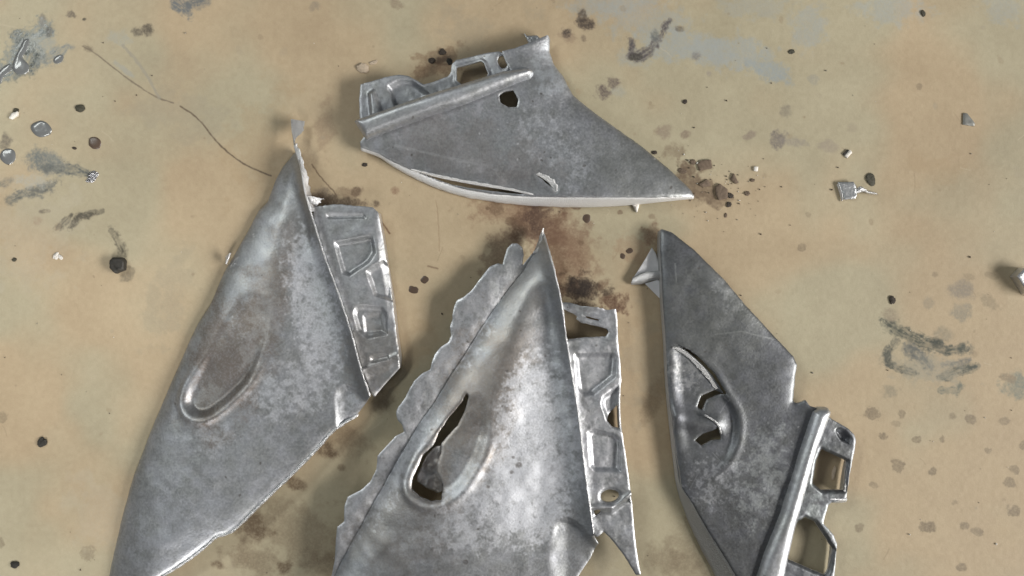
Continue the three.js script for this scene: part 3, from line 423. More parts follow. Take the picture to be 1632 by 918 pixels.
// ================================================================ casting 2: upright, in the middle
{
  const tilt2 = (v) => 1.5 + 7 * sst(380, 980, v), f = frame(780, 660, 16), box = [510, 340, 530, 620];
  const metal = castMetal(...box, (c) => {
    c.blot(760, 640, 60, 130, 0.4, [168, 156, 146], 0.7, { edge: 0.8, fr: 0.03, soft: 0.4, s: 21 }); c.blot(830, 500, 28, 90, 0.25, [166, 160, 154], 0.55, { edge: 0.8, fr: 0.03, soft: 0.4, s: 22 }); c.blot(640, 850, 90, 60, -0.8, [162, 154, 148], 0.6, { edge: 0.8, fr: 0.03, soft: 0.4, s: 23 });
    c.flakes(855, 715, 78, 175, 0.05, FROST_GLARE, 1, { cut: 0.18, s: 24, r: 0.6, fr: 0.1 }); c.flakes(790, 800, 130, 80, -0.5, FROST_GLARE, 0.8, { cut: 0.36, s: 25, r: 0.58 }); c.flakes(770, 700, 30, 110, 0.5, [216, 216, 218], 0.6, { cut: 0.4, s: 26 }); c.flakes(690, 850, 90, 60, 0, [216, 218, 222], 0.6, { cut: 0.42, s: 27 });  // largest bright patch paints lamp glare over the worn skin
    c.flakes(730, 520, 60, 110, 0.55, [226, 227, 232], 0.9, { cut: 0.36, s: 28, r: 0.42, fr: 0.14 }); c.flakes(600, 740, 70, 170, 0.55, [224, 225, 230], 0.8, { cut: 0.34, s: 29, r: 0.48, fr: 0.14 }); c.flakes(950, 650, 60, 180, 0, [222, 222, 226], 0.8, { cut: 0.38, s: 30, r: 0.5 });
    for (const [u, v, r] of [[826, 739, 5], [778, 772, 3], [743, 889, 4], [815, 750, 3], [818, 727, 3], [808, 590, 3]]) c.blot(u, v, r, r * 0.8, 0, [120, 116, 114], 0.7, { s: u });
  }, 1.04);
  const o = thing('cast_bracket', 'broken cast aluminium bracket with scalloped flashing and a torn slit, in the middle', 'metal casting', f, 'broken cast aluminium brackets on the floor');
  const seam = [[865, 366], [876, 408], [892, 475], [901, 536], [910, 595], [919, 652], [931, 755], [944, 846]];
  const crease = [[865, 366], [850, 404], [834, 430], [788, 488], [746, 555], [715, 601], [694, 636], [667, 675], [630, 738], [594, 801], [568, 849], [548, 884], [530, 920], [515, 955]];
  const scal = [[862, 376], [858, 392], [846, 406], [832, 424], [835, 406], [833, 394], [825, 387], [816, 387], [808, 395], [804, 409], [801, 421], [793, 419], [781, 424], [774, 432], [764, 445], [752, 462], [739, 473], [727, 479], [723, 488], [720, 502], [720, 509], [716, 522], [718, 535], [714, 546], [700, 555], [691, 567], [686, 583], [685, 590], [672, 596], [660, 607], [651, 622], [643, 638], [632, 652], [630, 660], [632, 670], [640, 679], [643, 690], [630, 696], [616, 711], [601, 727], [599, 749], [590, 768], [575, 782], [553, 793], [548, 808], [548, 832], [537, 840], [535, 860], [533, 893], [528, 918], [512, 955]];
  const low = [[944, 848], [953, 863], [940, 890], [922, 917], [900, 955]];
  const oval = spline([[748, 628], [720, 655], [690, 695], [665, 735], [655, 775], [672, 792], [704, 794], [734, 775], [757, 742], [776, 700], [782, 655], [770, 625]], 60, true), arc = spline([[880, 846], [886, 830], [903, 821], [920, 828], [942, 851], [970, 900], [900, 960], [860, 930]], 40, true);
  const h = (u, v) => {
    const dl = lineDist(u, v, crease), ds = lineDist(u, v, seam);
    let y = 6 + tilt2(v) + 12 * (1 - Math.exp(-dl / 34)) - 7 * sst(0.3, 0.85, dl / (dl + ds + 1e-6)) * sst(20, 120, dl + ds) + 7.5 * Math.exp(-ds / 13) * sst(0, 40, dl + 8);
    const q = polySD(u, v, oval); y -= 2.8 * sst(-3, 16, q) * sst(600, 690, v) - 1.2 * bell(((q + 8) / 7)) * sst(680, 740, v);
    y -= 2.4 * sst(-1, 5, polySD(u, v, arc)) * sst(-9, 6, polySD(u, v - 8, arc)) * sst(0, 8, ds) * sst(872, 908, u);
    return y + (fbm(u * 0.02, v * 0.02, 3, 15) - 0.5) * 1.6;
  };
  const tear = rough([[743, 626], [748, 630], [741, 654], [731, 676], [716, 692], [704, 706], [703, 722], [696, 738], [698, 752], [707, 770], [705, 793], [689, 795], [671, 789], [657, 778], [658, 762], [667, 742], [675, 723], [691, 709], [699, 690], [708, 676], [716, 664], [728, 650], [736, 640]], 0.9, 3, 6);
  plate('blade', f, { outline: rough([...seam.map((p) => [...p, 0.25]), ...low.map((p) => [...p, 0.3]), [520, 960, 0], ...crease.slice(1).reverse().map((p) => [...p, 0.2])], 0.4, 5, 3), holes: [tear], h, uv: box }, metal, freshMetal, o);
  plate('torn_flap', f, { outline: rough([[703, 710], [702, 722], [699, 738], [701, 752], [708, 766], [708, 782], [696, 788], [682, 782], [664, 770], [664, 758], [672, 742], [680, 726], [694, 712]], 0.8, 3, 9), h: (u, v) => 13.6 + (v - 740) * -0.03 + (fbm(u * .1, v * .1, 3, 4) - .5) * 1.5 + 2 * sst(690, 705, u), uv: box, t: 1.6, cell: 2 }, metal, freshMetal, o);
  plate('scalloped_flashing', f, { outline: rough([...scal.map((p) => [...p, 0.35]), ...crease.slice(1).reverse().map(([u, v]) => [u + 1.5, v + 1, 0])], 0.35, 4, 5), h: (u, v) => { const d = lineDist(u, v, crease); return 6.6 + tilt2(v) + 2.2 * (1 - Math.exp(-d / 20)) + 0.6 * Math.sin(v * 0.045) * sst(10, 50, d) + (fbm(u * 0.05, v * 0.05, 2, 6) - 0.5) * 0.9; }, uv: box, t: 1.2 }, metal, freshMetal, o);
  const fl = rough([[891, 482, 1.2], [910, 483, 1.4], [925, 487, 1.2], [953, 490, 1.2], [973, 495, 1.5], [983, 492, .8], [985, 508, .5], [986, 543, .5], [989, 573, .5], [991, 610, .7], [989, 641, .7], [992, 687, .5], [997, 722, .5], [1003, 770, .6], [1008, 802, .3], [1010, 824, .2], [1014, 871, .2], [1019, 903, .5], [1022, 917, .6], [1014, 918, .5], [996, 888, .2], [974, 860, .2], [963, 849, .4], [952, 858, .4], [936, 846, 0], [924, 755, 0], [912, 652, 0], [903, 595, 0], [894, 536, 0], [886, 478, 0]], 0.5, 4, 7);
  const wedge = rough([[897, 493], [915, 500], [921, 504], [919, 509], [926, 514], [949, 520], [967, 524], [972, 530], [967, 537], [936, 538], [908, 541], [903, 543]], 0.9, 3, 8), slit = [[930, 503], [939, 505], [957, 510], [956, 512], [938, 508]], tri = rough([[987, 646], [972, 661], [968, 671], [976, 681], [989, 684]], 0.7, 3, 9), slot = ellipse(972, 791, 15, 10, -0.06, 24, 0.06), nick = rough([[946, 814], [958, 811], [955, 820], [949, 824]], 0.8, 2, 4);
  const p1 = [[915, 562], [978, 560], [985, 569], [982, 602], [947, 630], [930, 632], [922, 623]], p2 = [[996, 606], [960, 632], [959, 645], [966, 668], [975, 681], [996, 690]], p3 = [[936, 688], [947, 682], [978, 689], [990, 699], [991, 712], [989, 752], [948, 752], [941, 744]];
  const pk = [pocket(p1, 3.2, 10), pocket(p2, 3.6, 9), pocket(p3, 3.2, 10)];
  plate('flange', f, { outline: fl, holes: [wedge, slit, tri, slot, nick], uv: box, t: 2, cell: 2, h: (u, v) => { let y = 10 + tilt2(v) + 1.2 * Math.exp(-lineDist(u, v, seam) / 7); for (const p of pk) y += p(u, v); const b = v - (812 - Math.max(0, u - 975) * 0.7); y -= 3.6 * sst(-4, 12, b); y += bell(((b + 5) / 4)) - 1.3 * sst(6, -2, -polySD(u, v, slot)) + 3 * sst(500, 484, v) * sst(900, 960, u); return y + (fbm(u * 0.05, v * 0.05, 3, 18) - 0.5) * 1.2; } }, metal, freshMetal, o);
  { const E = [[984, 500], [986, 543], [989, 573], [991, 610], [990, 645], [992, 687], [997, 722], [1003, 770], [1008, 802]]; part('outer_rim', strip(f, E.map(([u, v]) => [u - 1, v, 9.4 + tilt2(v)]), E.map(([u, v]) => [u, v, 1.6]), { n: 90, m: 4, t: 1.2, jag: 1, s: 5 }), freshMetal, o); }
  part('seam_rib', rod(f, seam.map(([u, v], i) => [u + 0.5, v, h(u, v) - (i === 7 ? 3 : 0.3)]), 0.55, 0.5, 7, 160), freshMetal, o);
  part('burr', strip(f, [[860, 376, 9], [858, 392, 9], [848, 404, 8.5]], [[866, 362, 11], [864, 384, 10.4], [856, 402, 9.8]], { t: 1, jag: 3, s: 5, n: 24 }), freshMetal, o);
}

// ================================================================ casting 3: turned over, at the top
{
  const f = frame(810, 200, 10), box = [550, 40, 580, 300];
  const metal = castMetal(...box, (c) => {
    c.flakes(870, 225, 60, 90, -0.7, FROST_GLARE, 0.8, { cut: 0.56, s: 41, fr: 0.14 }); c.flakes(920, 275, 30, 50, 0.3, FROST_GLARE, 0.8, { cut: 0.54, s: 42, fr: 0.16 }); c.flakes(700, 190, 120, 40, -0.3, [200, 198, 204], 0.6, { cut: 0.42, s: 43 }); c.flakes(880, 110, 40, 60, 0.3, [214, 220, 226], 0.8, { cut: 0.36, s: 44, r: 0.5 }); c.blot(730, 240, 110, 40, 0.2, [158, 152, 150], 0.5, { edge: 0.9, fr: 0.03, soft: 0.4, s: 45 }); c.blot(1030, 270, 80, 60, 0.6, [146, 148, 146], 0.7, { edge: 0.6, fr: 0.03, soft: 0.4, s: 46 });  // grey blot at the tip end paints its darker reflection
    c.smear([[630, 232], [690, 246], [760, 262]], 2, [206, 206, 208], 0.5, { s: 4 }); c.flakes(760, 265, 60, 16, 0.2, [206, 204, 206], .5, { cut: .46, s: 47 });
  });
  const o = thing('cast_bracket', 'upturned broken aluminium bracket with raised ridge, alone at the top', 'metal casting', f, 'broken cast aluminium brackets on the floor');
  const right = [[877, 60], [876, 80], [883, 101], [899, 122], [913, 150], [952, 181], [1026, 234], [1070, 271], [1103, 303], [1108, 312]];
  const low = [[574, 234], [603, 244], [625, 257], [658, 271], [697, 287], [736, 300], [780, 308], [834, 313], [893, 315], [960, 316], [1030, 316], [1108, 313]];
  const axis = [[572, 208], [650, 182], [740, 152], [800, 131], [843, 117]];
  const ridge = [[566, 195], [570, 192], [650, 164], [740, 136], [800, 117], [840, 110], [848, 113], [851, 119], [846, 127], [820, 137], [745, 168], [650, 200], [590, 222], [584, 224]];
  const top = [[846, 69], [820, 79], [798, 84]];
  const hb = (u, v) => 6 + 5 * (1 - Math.exp(-lineDist(u, v, right) / 16)) + (u - 620) * 0.008 * sst(0, 120, lineDist(u, v, right)) + 1.5 - 1.5 * Math.exp(-lineDist(u, v, low) / 20) - 0.055 * (Math.max(v, 170) - 200) * sst(960, 680, u) + 0.012 * (v - 220) * sst(860, 1000, u) + (fbm(u * 0.02, v * 0.02, 3, 25) - 0.5) * 1.4;
  const tear = rough([[853, 277], [862, 278], [875, 285], [883, 290], [889, 298], [885, 310], [880, 300], [868, 290], [858, 282]], 0.7, 3, 2), slit = rough([[658, 270.5], [674, 274], [698, 281], [726, 287], [757, 293], [786, 297.5], [816, 303], [843, 309.5], [816, 308], [776, 303], [747, 298.5], [718, 292.5], [694, 284]], 0.5, 4, 3), pit = rough([[796, 154], [804, 148], [818, 146], [826, 161], [824, 172], [810, 173], [797, 165]], 0.8, 3, 6);
  const blister = [[790, 275], [850, 270], [885, 305], [880, 316], [800, 312]];
  plate('blade', f, { outline: rough([[873, 55, .3], ...right.map((p) => [...p, 0.4]), ...low.slice().reverse().map((p) => [...p, 0.6]), [574, 226, .5], [582, 216, .2], [650, 190, .2], [745, 158, .2], [800, 134, .2], [815, 118, .2], [805, 98, 0], [800, 84, 0.3], [820, 79, .4], [846, 69, 0.3]], 0.4, 4, 11), holes: [tear, slit, pit], h: (u, v) => hb(u, v) - 0.7 * sst(-2, 16, polySD(u, v, blister)), uv: box }, metal, freshMetal, o);
  part('ridge', sheet(f, { outline: rough(ridge, 0.3, 5, 3), h: (u, v, d) => hb(u, v) + 0.5 + 6.6 * Math.sqrt(Math.max(0, 1 - (1 - Math.min(1, d / 14)) ** 2)) - 1, uv: [560, 100, 300, 256], t: 2.4, cell: 2, round: 0 }).skin, litRidge, o);
  part('side_wall', strip(f, low.map(([u, v]) => [u, v, hb(u, v) - 1.2]), [[574, 238, 4], [603, 249, 2.5], [625, 264, 2], [658, 282, 1.8], [697, 299, 1.8], [736, 311, 1.8], [780, 319, 1.8], [834, 325, 1.8], [893, 328, 1.8], [960, 328, 1.8], [1030, 323, 1.7], [1108, 314, 1.6]], { n: 140, jag: 0.8, s: 8, bulge: 0.8, t: 1.4 }), scuffedLit, o, 'side wall of worn metal, whitened as if lit');
  part('torn_lip', strip(f, [[660, 272], [698, 282.5], [757, 294.5], [816, 304.5], [844, 310.5]].map(([u, v]) => [u, v, hb(u, v) - 0.3]), [[655, 270], [697, 278.5], [757, 290.5], [816, 301.5], [850, 311]].map(([u, v]) => [u, v, hb(u, v) + 0.6]), { n: 80, jag: 1, s: 2, t: .8 }), scuffedLit, o);
  part('torn_lip', strip(f, [[853, 278], [866, 286], [877, 296], [883, 309]].map(([u, v]) => [u, v, hb(u, v) - 1.2]), [[858, 276], [873, 283], [885, 292], [888, 305]].map(([u, v]) => [u, v, hb(u, v) + 0.4]), { n: 40, jag: 2, s: 12, t: .8 }), scuffedLit, o);
  const fo = rough([[574, 134, .4], [615, 122, .5], [636, 118, .5], [650, 120, .5], [661, 126, .4], [675, 134, .3], [686, 131, .3], [714, 121, .3], [718, 115, .3], [720, 101, .3], [727, 95, .4], [773, 85, .4], [795, 83, .3], [815, 90, 0], [812, 118, 0], [790, 128, 0], [740, 148, 0], [650, 178, 0], [580, 203, 0.3], [573, 190, .4], [572, 160, .4]], 0.5, 4, 13);
  const h1 = rough([[728, 108], [766, 98], [771, 101], [778, 119], [776, 123], [737, 136], [728, 128]], 0.4, 3, 14), h2 = ellipse(801, 100, 7.5, 10.5, -0.35, 22, 0.05), pk = pocket([[615, 134], [640, 122], [656, 124], [690, 150], [640, 175], [630, 172]], 3, 9), finger = [[586, 148], [596, 141], [612, 182], [590, 192]];
  plate('flange', f, { outline: fo, holes: [h1, h2], uv: box, t: 2, cell: 2, h: (u, v) => 9.5 + 3.5 * sst(740, 815, u) + pk(u, v) + 2.4 * sst(-1, 6, polySD(u, v, finger)) + 1.2 * sst(6, 0, -polySD(u, v, h1)) + (fbm(u * 0.05, v * 0.05, 3, 28) - 0.5) * 1 }, metal, freshMetal, o);
}

// ================================================================ casting 4: turned over, on the right
{
  const f = frame(1190, 660, 11), box = [1030, 345, 360, 620];
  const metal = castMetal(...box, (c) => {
    c.flakes(1140, 770, 70, 60, 0.3, FROST_GLARE, 0.6, { cut: 0.55, s: 61, fr: 0.16 }); c.flakes(1215, 760, 60, 110, 0.2, [205, 210, 210], 0.6, { cut: 0.45, s: 62 }); c.flakes(1160, 470, 30, 60, -0.6, FROST_GLARE, 0.6, { cut: 0.5, s: 63 }); c.flakes(1095, 590, 40, 50, -0.5, [206, 206, 208], 0.75, { cut: 0.42, s: 64, fr: 0.2 }); c.flakes(1290, 800, 50, 120, 0.2, [190, 198, 198], 0.6, { cut: 0.4, s: 65 });
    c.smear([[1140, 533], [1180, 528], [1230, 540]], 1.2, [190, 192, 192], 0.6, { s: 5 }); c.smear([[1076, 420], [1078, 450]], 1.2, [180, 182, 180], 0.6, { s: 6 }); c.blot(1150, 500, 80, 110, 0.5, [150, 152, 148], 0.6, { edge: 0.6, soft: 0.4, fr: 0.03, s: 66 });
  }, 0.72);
  const o = thing('cast_bracket', 'dark upturned broken aluminium bracket with windowed flange, on the right', 'metal casting', f, 'broken cast aluminium brackets on the floor');
  const left = [[1054, 366], [1053, 397], [1057, 476], [1062, 540], [1065, 603], [1069, 652], [1076, 701], [1088, 779]], low = [[1088, 779], [1105, 805], [1125, 841], [1148, 877], [1172, 917], [1192, 955]];
  const right = [[1056, 364], [1072, 370], [1106, 397], [1154, 445], [1188, 486], [1239, 541], [1264, 568], [1270, 581], [1267, 600], [1264, 640]];
  const ridge = [[1286, 672], [1292, 654], [1302, 648], [1316, 648], [1322, 656], [1300, 714], [1284, 772], [1266, 836], [1253, 893], [1240, 955], [1192, 955], [1204, 917], [1216, 880], [1242, 815], [1268, 727]];
  const oval = spline([[1064, 550], [1080, 549], [1100, 560], [1121, 578], [1141, 600], [1157, 629], [1172, 652], [1177, 676], [1172, 710], [1150, 745], [1110, 765], [1080, 740], [1072, 660]], 60, true);
  const hb = (u, v) => 7.5 + 2 * (1 - Math.exp(-lineDist(u, v, right) / 10)) + (u - 1060) * 0.02 + 1.5 * sst(600, 380, v) - 1.6 * Math.exp(-lineDist(u, v, left) / 9);
  const hole1 = rough([[1112, 650], [1119, 632], [1141, 622], [1157, 629], [1150, 629], [1129, 638], [1121, 655]], 0.5, 3, 21), hole2 = rough([[1109, 703], [1121, 692], [1136, 687], [1145, 681], [1151, 693], [1151, 702], [1136, 703], [1120, 712]], 0.4, 3, 22), crack = rough([[1078, 548.5], [1100, 558], [1122, 576], [1142, 598], [1160, 630], [1154, 627], [1138, 601], [1119, 580], [1098, 562]], 0.5, 3, 23);
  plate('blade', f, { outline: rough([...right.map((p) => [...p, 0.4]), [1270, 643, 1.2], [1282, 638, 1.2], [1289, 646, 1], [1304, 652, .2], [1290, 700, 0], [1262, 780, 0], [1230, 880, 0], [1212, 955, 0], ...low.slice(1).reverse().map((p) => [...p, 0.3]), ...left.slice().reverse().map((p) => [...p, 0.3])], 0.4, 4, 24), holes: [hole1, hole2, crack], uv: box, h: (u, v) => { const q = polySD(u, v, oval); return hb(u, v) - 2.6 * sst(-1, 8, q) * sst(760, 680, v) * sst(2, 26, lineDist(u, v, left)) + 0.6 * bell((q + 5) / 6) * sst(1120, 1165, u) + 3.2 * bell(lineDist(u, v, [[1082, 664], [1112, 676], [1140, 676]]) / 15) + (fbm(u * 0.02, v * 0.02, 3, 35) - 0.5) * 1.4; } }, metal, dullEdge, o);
  part('torn_rim', rod(f, [[1122, 661, 11.6], [1133, 667, 12.4], [1141, 673, 12.2], [1146, 681, 11.6], [1150, 692, 10]], 0.7, 0.4, 3, 40), freshMetal, o);
  part('torn_rim', strip(f, [[1072, 553, 9.6], [1084, 555, 9.6], [1105, 570, 9.4], [1126, 590, 9.2], [1146, 620, 9]], [[1072, 556, 9.2], [1083, 560, 8.8], [1101, 574, 8.6], [1121, 596, 8.6], [1141, 621, 8.6]], { n: 60, jag: 1.6, s: 4, t: .8 }), dullEdge, o, 'bright torn edge of the oval hollow');
  part('ridge', sheet(f, { outline: rough(ridge, 0.3, 5, 25), h: (u, v, d) => hb(Math.min(u, 1290), v) + 0.2 + 5.5 * Math.sqrt(Math.max(0, 1 - (1 - Math.min(1, d / 17)) ** 2)) - 1, uv: [1190, 640, 256, 320], cell: 2, round: 0 }).skin, litRidge, o);
  part('side_wall', strip(f, [...left.slice(0, 7), ...low].map(([u, v]) => [u, v, hb(u, v) - 2.4]), [[1052, 368, 2], [1051, 397, 2], [1055, 476, 2], [1060, 540, 2], [1063, 603, 2], [1067, 652, 2], [1073, 708, 2], [1083, 784, 2], [1098, 828, 2], [1108, 852, 2], [1121, 880, 2], [1141, 917, 2], [1158, 955, 2]], { n: 160, jag: .6, s: 3, t: 1.4 }), dullEdge, o);
  const fo = rough([[1318, 662, .3], [1326, 668, .3], [1352, 683, .3], [1361, 692, .3], [1364, 701, .3], [1362, 717, .3], [1354, 756, .4], [1349, 796, .5], [1325, 801, .5], [1320, 805, .3], [1312, 834, .3], [1329, 853, .4], [1334, 867, .4], [1330, 917, .4], [1326, 955, 0], [1232, 955, 0], [1246, 893, 0], [1260, 828, 0], [1278, 772, 0], [1294, 714, 0], [1308, 670, 0]], 0.4, 4, 26);
  const a = rough([[1310, 716], [1350, 735], [1346, 782], [1310, 782], [1296, 771], [1302, 734]], 0.4, 3, 27), b = rough([[1272, 832], [1284, 825], [1300, 832], [1328, 876], [1322, 908], [1316, 918], [1256, 892], [1261, 866]], 0.6, 3, 28), sl = pocket([[1331, 686], [1336, 680], [1346, 683], [1357, 698], [1353, 707], [1340, 702]], 3.4, 5);
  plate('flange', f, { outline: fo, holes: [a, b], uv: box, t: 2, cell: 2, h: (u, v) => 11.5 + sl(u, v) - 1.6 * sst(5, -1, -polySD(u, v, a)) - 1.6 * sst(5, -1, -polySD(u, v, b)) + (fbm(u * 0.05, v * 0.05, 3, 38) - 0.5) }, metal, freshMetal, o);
  for (const E of [[[1326, 669], [1352, 683], [1361, 692], [1363, 702], [1361, 717], [1353, 756], [1348, 792]], [[1312, 834], [1329, 854], [1333, 867], [1329, 917], [1326, 953]]]) part('outer_rim', strip(f, E.map(([u, v]) => [u - 1, v, 10.6]), E.map(([u, v]) => [u + 1, v, 1.4]), { n: 60, m: 4, t: 1.2 }), dullEdge, o);
  part('bent_tab', strip(f, [[1322, 795, 11.6], [1336, 796, 11.8], [1350, 796, 11.4]], [[1323, 803, 6], [1336, 805, 5.5], [1350, 802, 6]], { n: 20, t: 1, bulge: 1 }), freshMetal, o, 'bright bent tab below the window');
}

// ================================================================ loose bits
const clay = (c, r = 0.85) => new THREE.MeshStandardMaterial({ color: new THREE.Color().setRGB(...c), roughness: r, bumpMap: bump(1, 1), bumpScale: 0.0003 });
const M = { brown: clay([0.17, 0.125, 0.09]), dark: clay([0.055, 0.042, 0.032], 0.7), black: clay([0.03, 0.027, 0.022], 0.6), white: clay([0.8, 0.76, 0.7], 0.6), pale: clay([0.55, 0.45, 0.34]), olive: clay([0.06, 0.055, 0.035], 0.5), slate: new THREE.MeshStandardMaterial({ color: new THREE.Color().setRGB(0.3, 0.3, 0.28), roughness: 0.5, metalness: 0.6 }), scrap: new THREE.MeshStandardMaterial({ color: new THREE.Color().setRGB(0.5, 0.51, 0.52), roughness: 0.45, metalness: 0.85, bumpMap: bump(1, 1), bumpScale: 0.0004 }), wet: new THREE.MeshPhysicalMaterial({ color: new THREE.Color().setRGB(0.15, 0.155, 0.155), roughness: 0.25, clearcoat: 0.7, clearcoatRoughness: 0.08 }), oil: new THREE.MeshPhysicalMaterial({ color: new THREE.Color().setRGB(0.09, 0.06, 0.042), roughness: 0.4, clearcoat: 0.4, clearcoatRoughness: 0.3 }) };
function flake(name, label, cat, P, mat, mm = 1.6, tilt = 0, group, s = 1) {   // a flat chip of a drawn outline
  const u = P.reduce((q, p) => q + p[0], 0) / P.length, v = P.reduce((q, p) => q + p[1], 0) / P.length, f = frame(u, v, mm);
  const g = sheet(f, { outline: rough(P, 0.5, 3, s), h: (x, y) => mm + (x - u) * tilt + (fbm(x * 0.25, y * 0.25, 3, s) - 0.5) * mm * 0.3, t: (x, y) => mm * 0.9 + (x - u) * tilt, cell: 1.5, round: mm * 0.3 });
  const o = part(numbered(name), mergeGeometries([g.skin, g.edge]), mat, scene); o.position.set(...f.at); return tag(o, label, cat, group);
}
function pebble(name, label, cat, u, v, rx, ry, rot, mat, high = 0.6, group, s = 1) {
  const f = frame(u, v, rx * 0.2), g = new THREE.IcosahedronGeometry(1, 5), p = g.attributes.position;
  for (let i = 0; i < p.count; i++) { const x = p.getX(i), y = p.getY(i), z = p.getZ(i), w = 0.62 + 0.76 * fbm(x * 1.5 + 7 + y * 0.4, z * 1.7 + 7 - y * 0.5, 3, s * 7); p.setXYZ(i, x * rx * f.k * w, Math.max(-0.35, y) * 0.6 * high * Math.min(rx, ry) * f.k * w, z * ry * f.k * w); }
  g.computeVertexNormals(); g.computeBoundingBox(); g.translate(0, -g.boundingBox.min.y, 0);
  const o = part(numbered(name), g, mat, scene); o.position.set(...f.at); o.rotation.y = -rot; return tag(o, label, cat, group);
}
function drop(name, label, cat, P, mat, mm, group, s = 1) {   // liquid lying on the floor with a rounded rim
  const u = P.reduce((q, p) => q + p[0], 0) / P.length, v = P.reduce((q, p) => q + p[1], 0) / P.length, f = frame(u, v, 0);
  const H = (x, y, d) => 0.6 * mm * Math.sqrt(Math.max(0, 1 - (1 - Math.min(1, d / 8)) ** 2)) * (0.75 + 0.5 * fbm(x * 0.1, y * 0.1, 2, s)) + 0.05;
  const g = sheet(f, { outline: P, h: H, t: (x, y, d) => H(x, y, d) - 0.02, cell: 1.2, round: 0 });
  const o = part(numbered(name), g.skin, mat, scene); o.position.set(...f.at); return tag(o, label, cat, group);
}
const GC = 'clay crumbs beyond the top bracket tip', GO = 'oil drops on the floor', GP = 'dark crumbs lying about the floor';
flake('clay_flake', 'flat brown clay flake, upper of the two largest by the bracket tip', 'clay flake', [[1111, 261], [1118, 255], [1133, 254], [1136, 268], [1115, 272]], M.brown, 1.5, 0.02, GC, 1);
flake('clay_flake', 'flat brown clay flake, lower of the two largest by the bracket tip', 'clay flake', [[1140, 298], [1147, 292], [1160, 301], [1160, 316], [1146, 319], [1141, 310]], M.brown, 1.7, 0.02, GC, 2);
flake('clay_flake', 'triangular brown clay flake half sunk in dust between the two largest', 'clay flake', [[1114, 294], [1128, 285], [1134, 296], [1120, 298]], M.brown, 1.2, -0.02, GC, 3);
flake('clay_flake', 'upright-looking slim triangular clay flake above the lower large flake', 'clay flake', [[1164, 285], [1170, 275], [1177, 292], [1172, 293]], M.brown, 1.4, 0.05, GC, 4);
pebble('clay_crumb', 'round clay crumb touching the upper large clay flake', 'clay crumb', 1104, 258, 5, 4, 0, M.brown, 0.8, GC, 5);
pebble('clay_crumb', 'angular clay crumb touching the lower large clay flake', 'clay crumb', 1164, 311, 5, 4, 0.5, M.dark, 0.8, GC, 6);
pebble('clay_crumb', 'oval clay crumb standing alone beyond the lower large flake', 'clay crumb', 1191, 308, 5, 4, 0, M.brown, 0.7, GC, 7);
pebble('clay_crumb', 'small clay crumb below the white stone chip', 'clay crumb', 1199, 287, 3.6, 3, 0, M.brown, 0.7, GC, 8);
pebble('clay_crumb', 'dark clay crumb just below the lower large clay flake', 'clay crumb', 1162, 326, 4, 4.6, 0.6, M.dark, 0.7, GC, 9);
pebble('clay_crumb', 'dark clay crumb against the long sloping edge of the top bracket', 'clay crumb', 1043, 243, 4.4, 3.2, 0, M.dark, 0.8, GC, 10);
pebble('clay_crumb', 'brown clay crumb right at the pointed tip of the top bracket', 'clay crumb', 1088, 272, 7, 4, 0.3, M.brown, 0.6, GC, 11);
pebble('clay_crumb', 'tiny clay crumb lowest of those beyond the bracket tip', 'clay crumb', 1157, 343, 2.5, 4, 0, M.brown, 0.6, GC, 12);
flake('stone_chip', 'small square white chip above the clay crumbs', 'stone chip', [[1202, 265], [1209, 265], [1208, 273], [1202, 272]], M.white, 1.4, 0, undefined, 5);
flake('stone_chip', 'white chip wedged under the lower wall of the top bracket', 'stone chip', [[1006, 322], [1020, 321], [1016, 340]], M.white, 2.2, 0, undefined, 6);
flake('stone_chip', 'white leaf-shaped chip near the left edge above the grey puddle', 'stone chip', [[12, 188], [18, 180], [28, 177], [27, 184], [18, 190]], M.white, 1.8, 0.03, undefined, 7);
pebble('dark_crumb', 'dark crumb behind the white leaf-shaped chip', 'crumb', 24, 175, 5, 3, 0, M.olive, 0.7, GP, 13);
flake('stone_chip', 'white and black split chip above the bent metal scrap', 'stone chip', [[1347, 248], [1355, 238], [1359, 243], [1351, 252]], M.white, 1.8, 0.04, undefined, 8);
flake('stone_chip', 'black sliver against the white split chip', 'stone chip', [[1344, 245], [1351, 238], [1354, 238], [1346, 248]], M.black, 1.2, 0, undefined, 9);
pebble('plaster_crumb', 'pale plaster crumb beside the flange of the top bracket', 'crumb', 577, 107, 10, 8, 0.4, M.pale, 0.6, undefined, 14);
pebble('plaster_crumb', 'slim pale plaster crumb touching the bigger plaster crumb', 'crumb', 595, 99, 7, 3.4, -0.4, M.pale, 0.6, undefined, 15);
pebble('plaster_crumb', 'split white plaster crumb below the pair of dark streaks', 'crumb', 89, 408, 4, 6, 0.5, M.white, 0.7, undefined, 16);
pebble('plaster_crumb', 'smaller white plaster crumb touching the split one', 'crumb', 96, 410, 3, 5, -0.7, M.white, 0.7, undefined, 17);
flake('clay_flake', 'pale sliver seen through the window of the right bracket flange', 'clay flake', [[1326, 752], [1331, 742], [1334, 748], [1329, 765], [1326, 764]], M.pale, 1.2, 0, undefined, 10);
flake('black_lump', 'black six-sided lump of rubber at the end of a dusty trail', 'lump', [[172, 415], [178, 410], [192, 410], [197, 416], [196, 430], [182, 436], [172, 427]], M.black, 5, 0.03, undefined, 11);
pebble('dark_seed', 'dark oval seed lying above the grease smears, top left', 'seed', 126, 172, 8.5, 5.5, -0.25, M.olive, 0.6, GP, 18);
pebble('dark_seed', 'dark olive oval seed beside the bent metal scrap', 'seed', 1389, 285, 7.5, 10.5, -0.4, M.olive, 0.5, GP, 19);
pebble('dark_crumb', 'dark brown crumb above the green-black grease smear', 'crumb', 1423, 478, 5, 7, -0.1, M.dark, 0.7, GP, 20);
pebble('dark_crumb', 'dark crumb near the top edge in the pale blue film', 'crumb', 1472, 21, 4, 5.5, -0.2, M.olive, 0.7, GP, 21);
